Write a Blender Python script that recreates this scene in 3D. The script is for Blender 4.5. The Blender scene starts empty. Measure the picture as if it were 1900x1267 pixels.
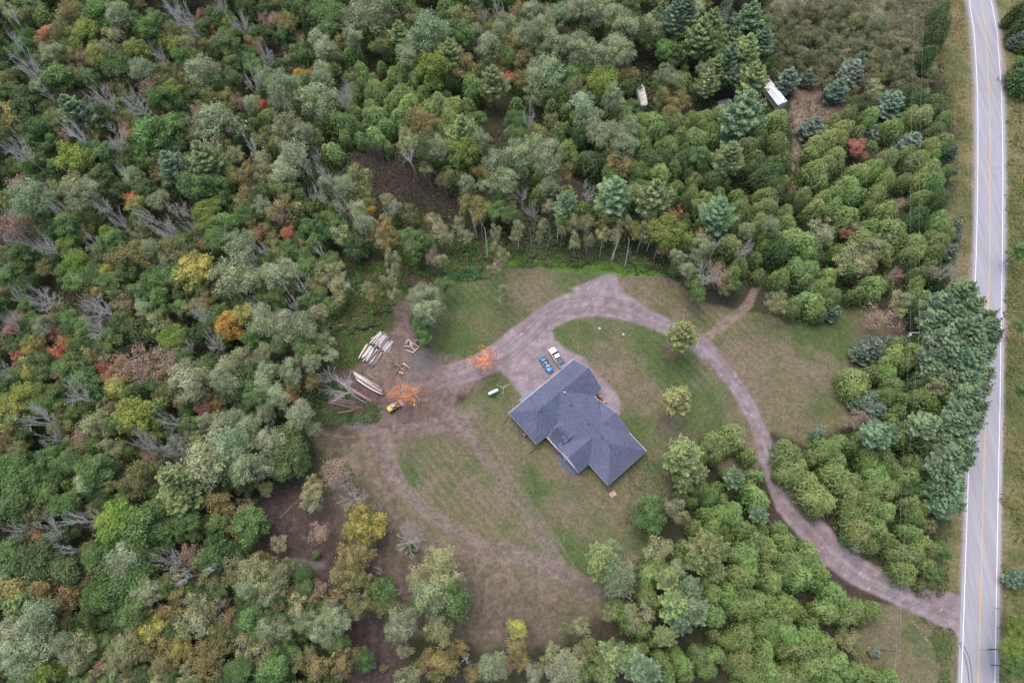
import bpy, bmesh, math, random
import numpy as np
from mathutils import Vector, Matrix

# ------------------------------------------------------------------ camera, light, exposure
S = bpy.context.scene
H = 165.0; F = 1267.0; CX, CY = 950.0, 633.5          # height above ground, focal length (px of the 1900 px wide photo)
NAD = (985.0, 1155.0)                                   # straight-down point in the photo
_dx, _dy = NAD[0]-CX, NAD[1]-CY; _L = math.hypot(_dx, _dy); _t = math.atan(_L/F)
_dn = np.array([_dx, -_dy, 0])/_L
_Z = -np.array([_dn[0]*math.sin(_t), _dn[1]*math.sin(_t), -math.cos(_t)])
_Y = np.array([0, 1, 0.])-_Z*_Z[1]; _Y /= np.linalg.norm(_Y)
_X = np.cross(_Y, _Z)
ROT = np.stack([_X, _Y, _Z])
camd = bpy.data.cameras.new('camera'); cam = bpy.data.objects.new('camera', camd); S.collection.objects.link(cam)
M4 = Matrix.Identity(4)
for i in range(3):
    for j in range(3): M4[i][j] = float(ROT[i, j])
M4[2][3] = H
cam.matrix_world = M4
camd.sensor_width = 36.0; camd.lens = 36.0*F/1900.0; camd.clip_start = 1; camd.clip_end = 6000
S.camera = cam

SUN_EL, SUN_AZ = 74.0, 330.0      # azimuth clockwise from +Y
w = bpy.data.worlds.new("World"); S.world = w; w.use_nodes = True
nt = w.node_tree; nt.nodes.clear()
sky = nt.nodes.new('ShaderNodeTexSky'); sky.sky_type = 'NISHITA'; sky.sun_disc = False
sky.sun_elevation = math.radians(SUN_EL); sky.sun_rotation = math.radians(SUN_AZ)
sky.air_density = 1.0; sky.dust_density = 4.0; sky.ozone_density = 1.0; sky.altitude = 0
bg = nt.nodes.new('ShaderNodeBackground'); bg.inputs[1].default_value = 0.15
ow = nt.nodes.new('ShaderNodeOutputWorld')
nt.links.new(sky.outputs[0], bg.inputs[0]); nt.links.new(bg.outputs[0], ow.inputs[0])
sl = bpy.data.lights.new('sun', 'SUN'); sl.energy = 1.1; sl.angle = math.radians(50); sl.color = (1, .97, .93)
so = bpy.data.objects.new('sun', sl); S.collection.objects.link(so)
_e, _a = math.radians(SUN_EL), math.radians(SUN_AZ)
so.rotation_euler = Vector((math.sin(_a)*math.cos(_e), math.cos(_a)*math.cos(_e), math.sin(_e))).to_track_quat('Z', 'Y').to_euler()
S.view_settings.view_transform = 'Standard'; S.view_settings.look = 'None'
S.view_settings.exposure = 0.55; S.view_settings.gamma = 1
S.render.engine = 'CYCLES'
S.cycles.max_bounces = 5; S.cycles.transparent_max_bounces = 4

def unp(x, y, z=0.0):
    r = ROT @ np.array([(x-CX)/F, -(y-CY)/F, -1.0]); s = (z-H)/r[2]
    return float(r[0]*s), float(r[1]*s)
def prj(P):
    c = (P - np.array([0, 0, H])) @ ROT
    return CX+F*c[..., 0]/-c[..., 2], CY-F*c[..., 1]/-c[..., 2]
def mpp(x, y):   # metres per photo px at ground
    a = unp(x, y); b = unp(x+1, y); return math.hypot(b[0]-a[0], b[1]-a[1])

COL = S.collection
# ------------------------------------------------------------------ noise helpers
def _hash(ix, iy, seed):
    n = (ix.astype(np.int64)*374761393 + iy.astype(np.int64)*668265263 + seed*1274126177) & 0xffffffff
    n = ((n ^ (n >> 13))*1274126177) & 0xffffffff
    return ((n ^ (n >> 16)) & 0xffffff)/float(0xffffff)
def vnoise(x, y, seed=0):
    ix = np.floor(x); iy = np.floor(y); fx = x-ix; fy = y-iy
    fx = fx*fx*(3-2*fx); fy = fy*fy*(3-2*fy)
    a = _hash(ix, iy, seed); b = _hash(ix+1, iy, seed); c = _hash(ix, iy+1, seed); d = _hash(ix+1, iy+1, seed)
    return (a*(1-fx)+b*fx)*(1-fy)+(c*(1-fx)+d*fx)*fy
def fbm(x, y, sc, seed=0, o=4):
    s = 0; a = .5; t = 0
    for k in range(o):
        s = s+a*vnoise(x/sc*2**k+17.3*k, y/sc*2**k-9.1*k, seed+k); t += a; a *= .55
    return s/t
def sstep(a, b, x):
    t = np.clip((x-a)/(b-a), 0, 1); return t*t*(3-2*t)
def poly_sd(px, py, poly):      # >0 inside, px units
    ins = np.zeros(px.shape, bool); d = np.full(px.shape, 1e9)
    n = len(poly)
    for i in range(n):
        x0, y0 = poly[i]; x1, y1 = poly[(i+1) % n]
        c = ((y0 > py) != (y1 > py)) & (px < (x1-x0)*(py-y0)/((y1-y0) or 1e-9)+x0); ins ^= c
        ex, ey = x1-x0, y1-y0; t = np.clip(((px-x0)*ex+(py-y0)*ey)/(ex*ex+ey*ey+1e-9), 0, 1)
        d = np.minimum(d, (px-x0-t*ex)**2+(py-y0-t*ey)**2)
    d = np.sqrt(d); return np.where(ins, d, -d)
def line_sd(px, py, pts):       # half width minus distance
    best = np.full(px.shape, -1e9)
    for (x0, y0, w0), (x1, y1, w1) in zip(pts[:-1], pts[1:]):
        ex, ey = x1-x0, y1-y0; t = np.clip(((px-x0)*ex+(py-y0)*ey)/(ex*ex+ey*ey+1e-9), 0, 1)
        best = np.maximum(best, w0+(w1-w0)*t-np.sqrt((px-x0-t*ex)**2+(py-y0-t*ey)**2))
    return best
def inpoly(x, y, poly): return poly_sd(np.array([x], float), np.array([y], float), poly)[0] > 0

# ------------------------------------------------------------------ materials
def newmat(name):
    m = bpy.data.materials.new(name); m.use_nodes = True; t = m.node_tree; b = t.nodes['Principled BSDF']; return m, t, b
def N(t, k, **kw):
    n = t.nodes.new(k)
    for a, v in kw.items(): setattr(n, a, v)
    return n
def plain(name, col, rough=.7, metal=0., nscale=0., namt=.25, bump=0., spec=.4, coat=0.):
    m, t, b = newmat(name)
    b.inputs['Base Color'].default_value = (*col, 1); b.inputs['Roughness'].default_value = rough
    b.inputs['Metallic'].default_value = metal; b.inputs['Specular IOR Level'].default_value = spec
    b.inputs['Coat Weight'].default_value = coat
    if nscale:
        tc = N(t, 'ShaderNodeTexCoord'); no = N(t, 'ShaderNodeTexNoise'); no.inputs['Scale'].default_value = nscale; no.inputs['Detail'].default_value = 5
        t.links.new(tc.outputs['Object'], no.inputs['Vector'])
        r = N(t, 'ShaderNodeMapRange'); r.inputs[1].default_value = .3; r.inputs[2].default_value = .7; r.inputs[3].default_value = 1-namt; r.inputs[4].default_value = 1+namt
        t.links.new(no.outputs[0], r.inputs[0])
        mx = N(t, 'ShaderNodeMix', data_type='RGBA', blend_type='MULTIPLY'); mx.inputs[0].default_value = 1; mx.inputs[6].default_value = (*col, 1)
        t.links.new(r.outputs[0], mx.inputs[7]); t.links.new(mx.outputs[2], b.inputs['Base Color'])
        if bump:
            bp = N(t, 'ShaderNodeBump'); bp.inputs['Strength'].default_value = bump; bp.inputs['Distance'].default_value = .05
            t.links.new(no.outputs[0], bp.inputs['Height']); t.links.new(bp.outputs[0], b.inputs['Normal'])
    return m

def leaf_mat(name, vlo=1.2, vhi=2.85, transl=.40):
    m, t, b = newmat(name)
    oi = N(t, 'ShaderNodeObjectInfo'); a2 = N(t, 'ShaderNodeAttribute', attribute_type='OBJECT', attribute_name='second_colour')
    vc = N(t, 'ShaderNodeAttribute', attribute_type='GEOMETRY', attribute_name='vary')
    sp = N(t, 'ShaderNodeSeparateColor'); t.links.new(vc.outputs['Color'], sp.inputs[0])
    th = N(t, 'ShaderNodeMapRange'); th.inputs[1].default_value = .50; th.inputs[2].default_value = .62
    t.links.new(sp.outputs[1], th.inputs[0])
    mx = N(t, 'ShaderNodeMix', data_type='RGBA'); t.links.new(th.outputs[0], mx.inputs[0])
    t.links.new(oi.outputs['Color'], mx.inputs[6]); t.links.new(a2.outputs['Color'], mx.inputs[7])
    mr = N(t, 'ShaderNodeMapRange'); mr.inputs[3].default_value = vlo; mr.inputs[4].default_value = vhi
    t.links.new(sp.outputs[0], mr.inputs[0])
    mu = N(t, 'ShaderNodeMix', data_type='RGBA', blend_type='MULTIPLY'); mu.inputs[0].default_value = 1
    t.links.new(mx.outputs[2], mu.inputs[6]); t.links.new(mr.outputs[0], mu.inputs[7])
    hs = N(t, 'ShaderNodeHueSaturation'); hr = N(t, 'ShaderNodeMapRange'); hr.inputs[3].default_value = .475; hr.inputs[4].default_value = .525
    t.links.new(sp.outputs[2], hr.inputs[0]); t.links.new(hr.outputs[0], hs.inputs['Hue']); t.links.new(mu.outputs[2], hs.inputs['Color'])
    b.inputs['Roughness'].default_value = .65; b.inputs['Specular IOR Level'].default_value = .25
    t.links.new(hs.outputs[0], b.inputs['Base Color'])
    tr = N(t, 'ShaderNodeBsdfTranslucent'); t.links.new(hs.outputs[0], tr.inputs[0])
    ms = N(t, 'ShaderNodeMixShader'); ms.inputs[0].default_value = transl
    t.links.new(b.outputs[0], ms.inputs[1]); t.links.new(tr.outputs[0], ms.inputs[2])
    t.links.new(ms.outputs[0], t.nodes['Material Output'].inputs[0])
    return m
def vcol_mat(name, rough=.9, fine=1.3, amt=.35, bump=.5, dist=.08, spec=.2):
    m, t, b = newmat(name)
    a = N(t, 'ShaderNodeAttribute', attribute_type='GEOMETRY', attribute_name='col')
    tc = N(t, 'ShaderNodeTexCoord')
    n1 = N(t, 'ShaderNodeTexNoise'); n1.inputs['Scale'].default_value = fine; n1.inputs['Detail'].default_value = 6; n1.inputs['Roughness'].default_value = .75
    t.links.new(tc.outputs['Object'], n1.inputs['Vector'])
    r = N(t, 'ShaderNodeMapRange'); r.inputs[1].default_value = .25; r.inputs[2].default_value = .75; r.inputs[3].default_value = 1-amt; r.inputs[4].default_value = 1+amt
    t.links.new(n1.outputs[0], r.inputs[0])
    mx = N(t, 'ShaderNodeMix', data_type='RGBA', blend_type='MULTIPLY'); mx.inputs[0].default_value = 1
    t.links.new(a.outputs['Color'], mx.inputs[6]); t.links.new(r.outputs[0], mx.inputs[7]); t.links.new(mx.outputs[2], b.inputs['Base Color'])
    b.inputs['Roughness'].default_value = rough; b.inputs['Specular IOR Level'].default_value = spec
    if bump:
        bp = N(t, 'ShaderNodeBump'); bp.inputs['Strength'].default_value = bump; bp.inputs['Distance'].default_value = dist
        t.links.new(n1.outputs[0], bp.inputs['Height']); t.links.new(bp.outputs[0], b.inputs['Normal'])
    return m

MAT = {}
MAT['leaf'] = leaf_mat('leaves'); MAT['needle'] = leaf_mat('needles', 1.1, 2.5, .3)
MAT['bark'] = plain('bark_brown', (.10, .08, .065), .9, nscale=8, namt=.35)
MAT['birch'] = plain('bark_birch', (.42, .39, .34), .8, nscale=6, namt=.35)
MAT['grey'] = plain('bark_grey', (.66, .62, .56), .9, nscale=5, namt=.3)
MAT['greybark'] = plain('bark_weathered', (.2, .185, .165), .9, nscale=5, namt=.3)
MAT['snag'] = plain('bark_bleached', (.80, .77, .72), .8, nscale=5, namt=.2)

# ------------------------------------------------------------------ mesh helpers
def link(o, parent=None):
    COL.objects.link(o)
    if parent: o.parent = parent
    return o
def mesh_np(name, V, Fq, mat, cols=None, attr='vary', smooth=False):
    me = bpy.data.meshes.new(name); V = np.asarray(V, np.float32); Fq = np.asarray(Fq, np.int32)
    k = Fq.shape[1]; me.vertices.add(len(V)); me.vertices.foreach_set('co', V.ravel())
    me.loops.add(Fq.size); me.loops.foreach_set('vertex_index', Fq.ravel())
    me.polygons.add(len(Fq)); me.polygons.foreach_set('loop_start', np.arange(0, Fq.size, k, dtype=np.int32))
    me.polygons.foreach_set('loop_total', np.full(len(Fq), k, np.int32))
    if smooth: me.polygons.foreach_set('use_smooth', np.ones(len(Fq), bool))
    me.update(calc_edges=True)
    if cols is not None:
        c = np.ones((len(V), 4), np.float32); c[:, :3] = cols
        at = me.attributes.new(attr, 'FLOAT_COLOR', 'POINT'); at.data.foreach_set('color', c.ravel())
    me.materials.append(mat); return me
def cards(C, Nn, Sz, asp, rng):
    n = len(C); Nn = Nn/np.maximum(np.linalg.norm(Nn, axis=1, keepdims=True), 1e-6)
    r = rng.normal(size=(n, 3)); T = r-(r*Nn).sum(1, keepdims=True)*Nn; T /= np.linalg.norm(T, axis=1, keepdims=True)
    B = np.cross(Nn, T); Sz = np.asarray(Sz).reshape(-1, 1); a = np.asarray(asp).reshape(-1, 1)*Sz
    j = lambda: rng.uniform(.6, 1.15, size=(n, 1))
    V = np.stack([C-T*Sz*j()-B*a*j(), C+T*Sz*j()-B*a*j(), C+T*Sz*j()+B*a*j(), C-T*Sz*j()+B*a*j()], 1).reshape(-1, 3)
    return V, np.arange(4*n).reshape(n, 4)
def tubes(segs, k=4):
    segs = [(np.array(a, float), np.array(b, float), r0, r1) for a, b, r0, r1 in segs]
    V = []; Fq = []
    for a, b, r0, r1 in segs:
        d = b-a; L = np.linalg.norm(d); d = d/max(L, 1e-6); u = np.cross(d, (0, 0, 1) if abs(d[2]) < .9 else (1, 0, 0)); u /= np.linalg.norm(u); v = np.cross(d, u)
        o = len(V)
        for p, r in ((a, r0), (b, r1)):
            for i in range(k):
                q = 2*math.pi*i/k; V.append(p+r*(math.cos(q)*u+math.sin(q)*v))
        for i in range(k): Fq.append((o+i, o+(i+1) % k, o+k+(i+1) % k, o+k+i))
    return np.array(V), np.array(Fq)

# ------------------------------------------------------------------ tree prototypes (unit crown: radius 1, height -1..1)
def proto_broad(seed, nl=22, per=230, airy=0., sz=.05, tall=1.0, lr=(.17, .36), asp=(.3, .7)):
    rng = np.random.default_rng(seed); C = []; Nn = []; vr = []; lobes = []
    tries = 0
    while len(lobes) < nl and tries < 4000:
        tries += 1
        d = rng.normal(size=3); d /= np.linalg.norm(d)
        if d[2] < -.55: continue
        p = d*rng.uniform(.3, .84)*np.array([1, 1, .95]); r = rng.uniform(*lr)
        if any(np.linalg.norm(p-q) < .22 for q, _ in lobes): continue
        lobes.append((p, r))
    for p, r in lobes:
        n = int(per*(r/.27)**2*rng.uniform(.7, 1.2)*(1-airy*.4)); d = rng.normal(size=(n, 3)); d /= np.linalg.norm(d, axis=1, keepdims=True)
        d[:, 2] = np.where(d[:, 2] < -.3, -d[:, 2], d[:, 2])
        bump = 1+.22*np.sin(d[:, 0]*7+seed)*np.sin(d[:, 1]*6+p[0]*9)+.1*np.sin(d[:, 2]*11+p[1]*5)
        rr = r*bump*rng.uniform(.5, 1.3, size=n)**.7*(1+airy*rng.uniform(-.5, .35, size=n))
        C.append(p+d*rr[:, None]*np.array([1, 1, .85])); Nn.append(d+rng.normal(size=(n, 3))*.55+np.array([0, 0, .35]))
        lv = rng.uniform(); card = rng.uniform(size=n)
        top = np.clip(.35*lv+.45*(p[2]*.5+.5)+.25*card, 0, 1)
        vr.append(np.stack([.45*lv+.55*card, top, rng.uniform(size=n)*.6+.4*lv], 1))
    C = np.concatenate(C); Nn = np.concatenate(Nn); vr = np.concatenate(vr)
    C[:, 2] *= tall
    V, Fq = cards(C, Nn, rng.uniform(sz*.6, sz*1.3, len(C)), rng.uniform(*asp, len(C)), rng)
    segs = []                       # trunk with limbs, base z=0, crown centre z=.66, in (r, r, h) units
    x = np.zeros(3); q = rng.normal(size=2)*.06
    pts = [np.array([0, 0, 0]), np.array([q[0], q[1], .3]), np.array([q[0]*.4, -q[1], .55]), np.array([0, 0, .8])]
    rad = [.05, .042, .032, .012]
    for i in range(3): segs.append((pts[i], pts[i+1], rad[i], rad[i+1]))
    for p, r in lobes[:14]:
        st = pts[1]+(pts[2]-pts[1])*rng.uniform(.3, 1.0); e = np.array([p[0]*.95, p[1]*.95, .66+.3*p[2]])
        mid = st+(e-st)*.55+np.array([0, 0, -.02])
        segs.append((st, mid, .022, .014)); segs.append((mid, e, .014, .006))
        for _ in range(3):
            f = mid+(e-mid)*rng.uniform(.2, .9); g = f+np.array([*(rng.normal(size=2)*.2), rng.uniform(.0, .08)]); segs.append((f, g, .008, .003))
    return (V, Fq, vr), tubes(segs)
def proto_cedar(seed, tops=4, n=5200, sz=.040):
    rng = np.random.default_rng(seed); C = []; Nn = []; vr = []
    T = [(0, 0, .78, 1.0)]
    for i in range(tops-1):
        a = rng.uniform(0, 6.28); q = rng.uniform(.35, .58); T.append((q*math.cos(a), q*math.sin(a), rng.uniform(.4, .55), rng.uniform(.7, .95)))
    for (x, y, r, h) in T:
        m = int(n/len(T)*(r/.55)); z = rng.uniform(0, 1, m)**.8; a = rng.uniform(0, 6.283, m)
        prof = np.sqrt(np.clip(1-z**2.0, 0.0, 1))*.95+.04
        lob = 1+.14*np.sin(a*5+z*9+seed)+.12*np.sin(a*9-z*14+x*7)+.08*np.sin(a*15+z*23)
        rr = r*prof*lob*rng.uniform(.78, 1.08, m)
        P = np.stack([x+rr*np.cos(a), y+rr*np.sin(a), -1+2*h*z*rng.uniform(.95, 1.03, m)], 1)
        C.append(P); Nn.append(np.stack([np.cos(a), np.sin(a), .25+1.2*z], 1)+rng.normal(size=(m, 3))*.55)
        lv = .5+.5*np.sin(a*5+z*9+seed)
        cell = _hash(np.floor(a*2.2+seed), np.floor(z*6), seed)
        card = rng.uniform(size=m)
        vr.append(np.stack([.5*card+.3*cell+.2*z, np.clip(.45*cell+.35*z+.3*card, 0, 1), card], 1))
    C = np.concatenate(C); Nn = np.concatenate(Nn); vr = np.concatenate(vr)
    V, Fq = cards(C, Nn, rng.uniform(sz*.7, sz*1.3, len(C)), rng.uniform(.4, .8, len(C)), rng)
    segs = [((0, 0, 0), (.02, .01, .5), .05, .03), ((.02, .01, .5), (0, 0, .9), .03, .01)]
    return (V, Fq, vr), tubes(segs)
def proto_pine(seed, whorls=10, sz=.031):
    rng = np.random.default_rng(seed); C = []; Nn = []; vr = []; segs = [((0, 0, 0), (0, 0, .5), .05, .04), ((0, 0, .5), (0, 0, .97), .04, .008)]
    for k in range(whorls):
        f = k/(whorls-1); z = -.85+1.7*f; Rw = (1.0 if f < .3 else (1-.92*((f-.3)/.7)**1.15))*rng.uniform(.85, 1.08)
        nb = 8 if f < .8 else 6; ph = rng.uniform(0, 6.28)
        for b in range(nb):
            a = ph+6.283*b/nb+rng.normal()*.17; L = Rw*rng.uniform(.7, 1.12); droop = rng.uniform(-.05, .12)
            lv = rng.uniform(); m = int(50+210*L)
            s = rng.uniform(.15, 1, m)**.7; wd = .17*L*np.sin(np.clip(s*1.05, 0, 1)*math.pi)**.7+.03; side = rng.normal(size=m)*wd*.75
            P = np.stack([math.cos(a)*s*L-math.sin(a)*side, math.sin(a)*s*L+math.cos(a)*side, z+(.35*s*s-.08*s)*L*.9+droop*s+rng.normal(size=m)*.035], 1)
            C.append(P); Nn.append(rng.normal(size=(m, 3))*.5+np.array([math.cos(a)*.3, math.sin(a)*.3, .9]))
            card = rng.uniform(size=m); vr.append(np.stack([.35*lv+.35*card+.3*s, .6*lv+.3*card, card], 1))
            segs.append(((0, 0, .66+.34*z), (math.cos(a)*L*.85, math.sin(a)*L*.85, .66+.34*(z+.2*L)), .014, .004))
    C = np.concatenate(C); Nn = np.concatenate(Nn); vr = np.concatenate(vr)
    V, Fq = cards(C, Nn, rng.uniform(sz*.8, sz*1.7, len(C)), rng.uniform(.28, .5, len(C)), rng)
    return (V, Fq, vr), tubes(segs, 3)
def proto_bare(seed, nl=9, twigs=7, upright=.9, lean=0, thick=1.0):
    rng = np.random.default_rng(seed); tr = []; br = []
    top = np.array([rng.normal()*.12, rng.normal()*.12, .58]); mid = np.array([rng.normal()*.06, rng.normal()*.06, .3])
    tr += [((0, 0, 0), mid, .042*thick, .034*thick), (mid, top, .034*thick, .022*thick)]
    def grow(p, d, L, r, lev):
        q = p+d*L*.5+rng.normal(size=3)*.02; e = q+(d+rng.normal(size=3)*.12)*L*.5
        br.append((p, q, r, r*.8)); br.append((q, e, r*.8, r*.5))
        if lev == 0: return
        for _ in range(twigs if lev == 1 else 5):
            t = rng.uniform(.25, 1); s = p+(e-p)*t; dd = d+rng.normal(size=3)*np.array([.62, .62, .35])+np.array([0, 0, .18]); dd /= np.linalg.norm(dd)
            grow(s, dd*np.array([1, 1, .7]), L*rng.uniform(.38, .62), r*.5, lev-1)
    for i in range(nl):
        a = 6.283*i/nl+rng.normal()*.4; st = mid+(top-mid)*rng.uniform(.2, 1)
        d = np.array([math.cos(a), math.sin(a), upright*rng.uniform(.4, 1.0)]); d /= np.linalg.norm(d)
        grow(st, d*np.array([1, 1, .6]), rng.uniform(.5, .85), .018*thick, 2)
    return tubes(tr, 5), tubes(br, 3)

def leaf2():
    m = vcol_mat('thicket_foliage', .7, 3, .1, 0); t = m.node_tree; b = t.nodes['Principled BSDF']; tr = N(t, 'ShaderNodeBsdfTranslucent')
    t.links.new(b.inputs['Base Color'].links[0].from_socket, tr.inputs[0]); ms = N(t, 'ShaderNodeMixShader'); ms.inputs[0].default_value = .38
    t.links.new(b.outputs[0], ms.inputs[1]); t.links.new(tr.outputs[0], ms.inputs[2]); t.links.new(ms.outputs[0], t.nodes['Material Output'].inputs[0]); return m
LEAF2 = leaf2()
PB = {}
def reg(key, pr, leafmat, barkmat):
    (V, Fq, vr), (tv, tf) = pr
    c4 = np.repeat(vr, 4, axis=0)
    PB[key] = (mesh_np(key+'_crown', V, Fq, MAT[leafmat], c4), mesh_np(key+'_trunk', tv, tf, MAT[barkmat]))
for i in range(6): reg('maple%d' % i, proto_broad(10+i, 34+i, 230, 0.12, .042), 'leaf', 'bark')
for i in range(5): reg('poplar%d' % i, proto_broad(30+i, 38, 185, .4, .037, 1.0, (.14, .33), (.25, .55)), 'leaf', 'greybark')
for i in range(6): reg('birch%d' % i, proto_broad(50+i, 26, 170, .6, .040, 1.0, (.15, .32), (.3, .6)), 'leaf', 'birch')
for i in range(3): reg('thin%d' % i, proto_broad(60+i, 24, 80, .9, .038, 1.0), 'leaf', 'grey')
for i in range(5): reg('cedar%d' % i, proto_cedar(70+i, 4+i % 4), 'leaf', 'bark')
for i in range(4): reg('pine%d' % i, proto_pine(90+i), 'needle', 'bark')
for i in range(3): reg('spruce%d' % i, proto_pine(100+i, 11, .045), 'needle', 'bark')
BARE = []; SNAG = []
for i in range(6):
    (a, b), (c, d) = proto_bare(200+i, 9, 8, thick=.85); BARE.append((mesh_np('bare_trunk', a, b, MAT['grey']), mesh_np('bare_branches', c, d, MAT['grey'])))
for i in range(5):
    (a, b), (c, d) = proto_bare(300+i, 5, 4, 1.5, thick=1.9); SNAG.append((mesh_np('snag_trunk', a, b, MAT['snag']), mesh_np('snag_branches', c, d, MAT['snag'])))

# ------------------------------------------------------------------ layout polygons in photo px (projected to the ground plane)
CLEAR = [(740,515),(800,520),(850,520),(930,495),(1000,490),(1130,498),(1260,510),(1300,560),(1380,575),(1500,590),(1590,545),(1650,600),(1620,660),(1575,720),(1575,790),(1530,830),(1440,830),(1425,900),(1380,860),(1240,820),(1235,920),(1190,960),(1215,1010),(1170,1080),(1120,1150),(1000,1200),(880,1190),(760,1180),(640,1130),(560,1060),(440,1020),(470,930),(560,880),(590,830),(570,780),(610,720),(585,640),(640,560),(700,540)]
LAWNS = [[(800,545),(850,525),(930,500),(1000,495),(1130,500),(1250,515),(1300,560),(1380,578),(1500,595),(1600,540),(1660,610),(1600,700),(1575,790),(1500,830),(1430,800),(1400,900),(1240,830),(1250,920),(1190,960),(1215,1010),(1170,1080),(1120,1150),(960,1100),(760,1010),(720,900),(730,840),(800,780),(870,740),(900,700),(860,672),(800,660),(790,600)],
         [(1590,1110),(1700,1130),(1770,1180),(1775,1290),(1640,1290),(1580,1200)]]
DRIVE = [(1800,1150,40),(1760,1132,34),(1690,1108,24),(1640,1085,24),(1590,1060,26),(1540,1020,28),(1500,975,26),(1460,935,22),(1435,880,17),(1420,830,17),(1400,775,14),(1370,720,13.5),(1335,675,14),(1300,640,17),(1250,611,14),(1200,589,16),(1150,570,21),(1100,562,24),(1050,570,24),(1010,592,24),(975,626,29),(940,655,30),(905,672,23),(860,690,21),(810,703,20),(770,712,22)]
PAD = [(930,650),(1010,590),(1022,600),(1030,630),(1058,652),(1085,662),(1108,692),(1126,709),(1142,726),(1151,745),(1150,768),(1138,775),(1100,740),(1070,690),(975,745),(958,722),(940,700),(922,685)]
APEX = [(1060,535),(1126,509),(1142,509),(1160,542),(1205,577),(1100,585)]
SIDE = [(1296,636,8),(1340,605,9),(1372,580,9),(1390,562,9),(1405,530,7),(1430,490,3),(1462,400,3),(1474,330,8),(1480,270,9),(1490,220,14)]
NECLEAR = [(1470,165),(1520,160),(1560,190),(1585,215),(1530,225),(1495,240),(1470,250),(1462,215)]
YARD = [(745,520),(790,520),(770,560),(765,600),(775,640),(800,655),(880,672),(905,690),(890,715),(850,735),(835,790),(780,800),(700,800),(650,790),(640,760),(600,760),(640,700),(700,650),(735,600),(725,560)]
LOWDIRT = [(575,790),(640,800),(700,790),(780,780),(850,760),(900,800),(880,815),(830,830),(800,800),(760,850),(725,850),(750,890),(735,930),(770,960),(820,1010),(900,1010),(960,1055),(1060,1065),(1150,1130),(1040,1190),(900,1200),(800,1180),(660,1150),(560,1060),(440,1020),(470,930),(560,880),(600,860)]
DARK = [(440,1020),(470,930),(540,880),(590,870),(630,940),(650,1000),(720,1060),(760,1150),(720,1280),(620,1280),(660,1150),(600,1090),(520,1060)]
TRACKS = [([(700,800,18),(718,850,17),(740,900,13),(790,950,12),(840,985,12),(900,1010,12),(960,1025,16),(1040,1060,15),(1110,1100,12)], .75),
          ([(850,780,12),(880,820,10),(920,880,7),(965,940,6),(1000,990,8),(1040,1050,12)], .7), ([(895,790,3),(940,870,3),(990,940,3),(1035,1010,4)], .5),
          ([(880,770,16),(820,790,14),(740,800,12)], .6), ([(760,1010,5),(850,1030,5),(960,1045,6)], .5)]
PUDDLES = [(786,670,24,20), (663,790,22,6), (700,772,12,16), (610,800,0,0), (587,1049,15,7), (552,1040,14,5), (730,768,8,14)]
LEFTWOODS = [(-60,-80),(1420,-80),(1440,120),(1400,200),(1470,300),(1480,440),(1420,520),(1300,540),(1250,500),(1100,480),(1000,470),(860,450),(790,420),(700,430),(620,470),(640,545),(585,640),(610,720),(570,780),(590,830),(560,880),(470,930),(440,1020),(560,1060),(640,1130),(640,1340),(-60,1340)]
ROADL = [(1792,-120),(1799,0),(1807,57),(1811.5,126),(1814,190),(1814.3,284),(1813,400),(1809.7,520),(1805.6,652),(1801.5,795),(1797.7,857),(1784,1267),(1779,1420)]
ROADR = [(1812,-120),(1838,0),(1849.5,60),(1857,158),(1859,210),(1860.5,284),(1860.3,400),(1859,520),(1857,637),(1854.5,800),(1853,857),(1845.8,1267),(1843,1420)]
ROADC = [(1795,-120),(1819.4,0),(1828.5,60),(1833.7,158),(1835.7,210),(1837,284),(1836.5,400),(1835,520),(1832,637),(1828.5,780),(1826,857),(1815,1267),(1811,1420)]

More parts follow.
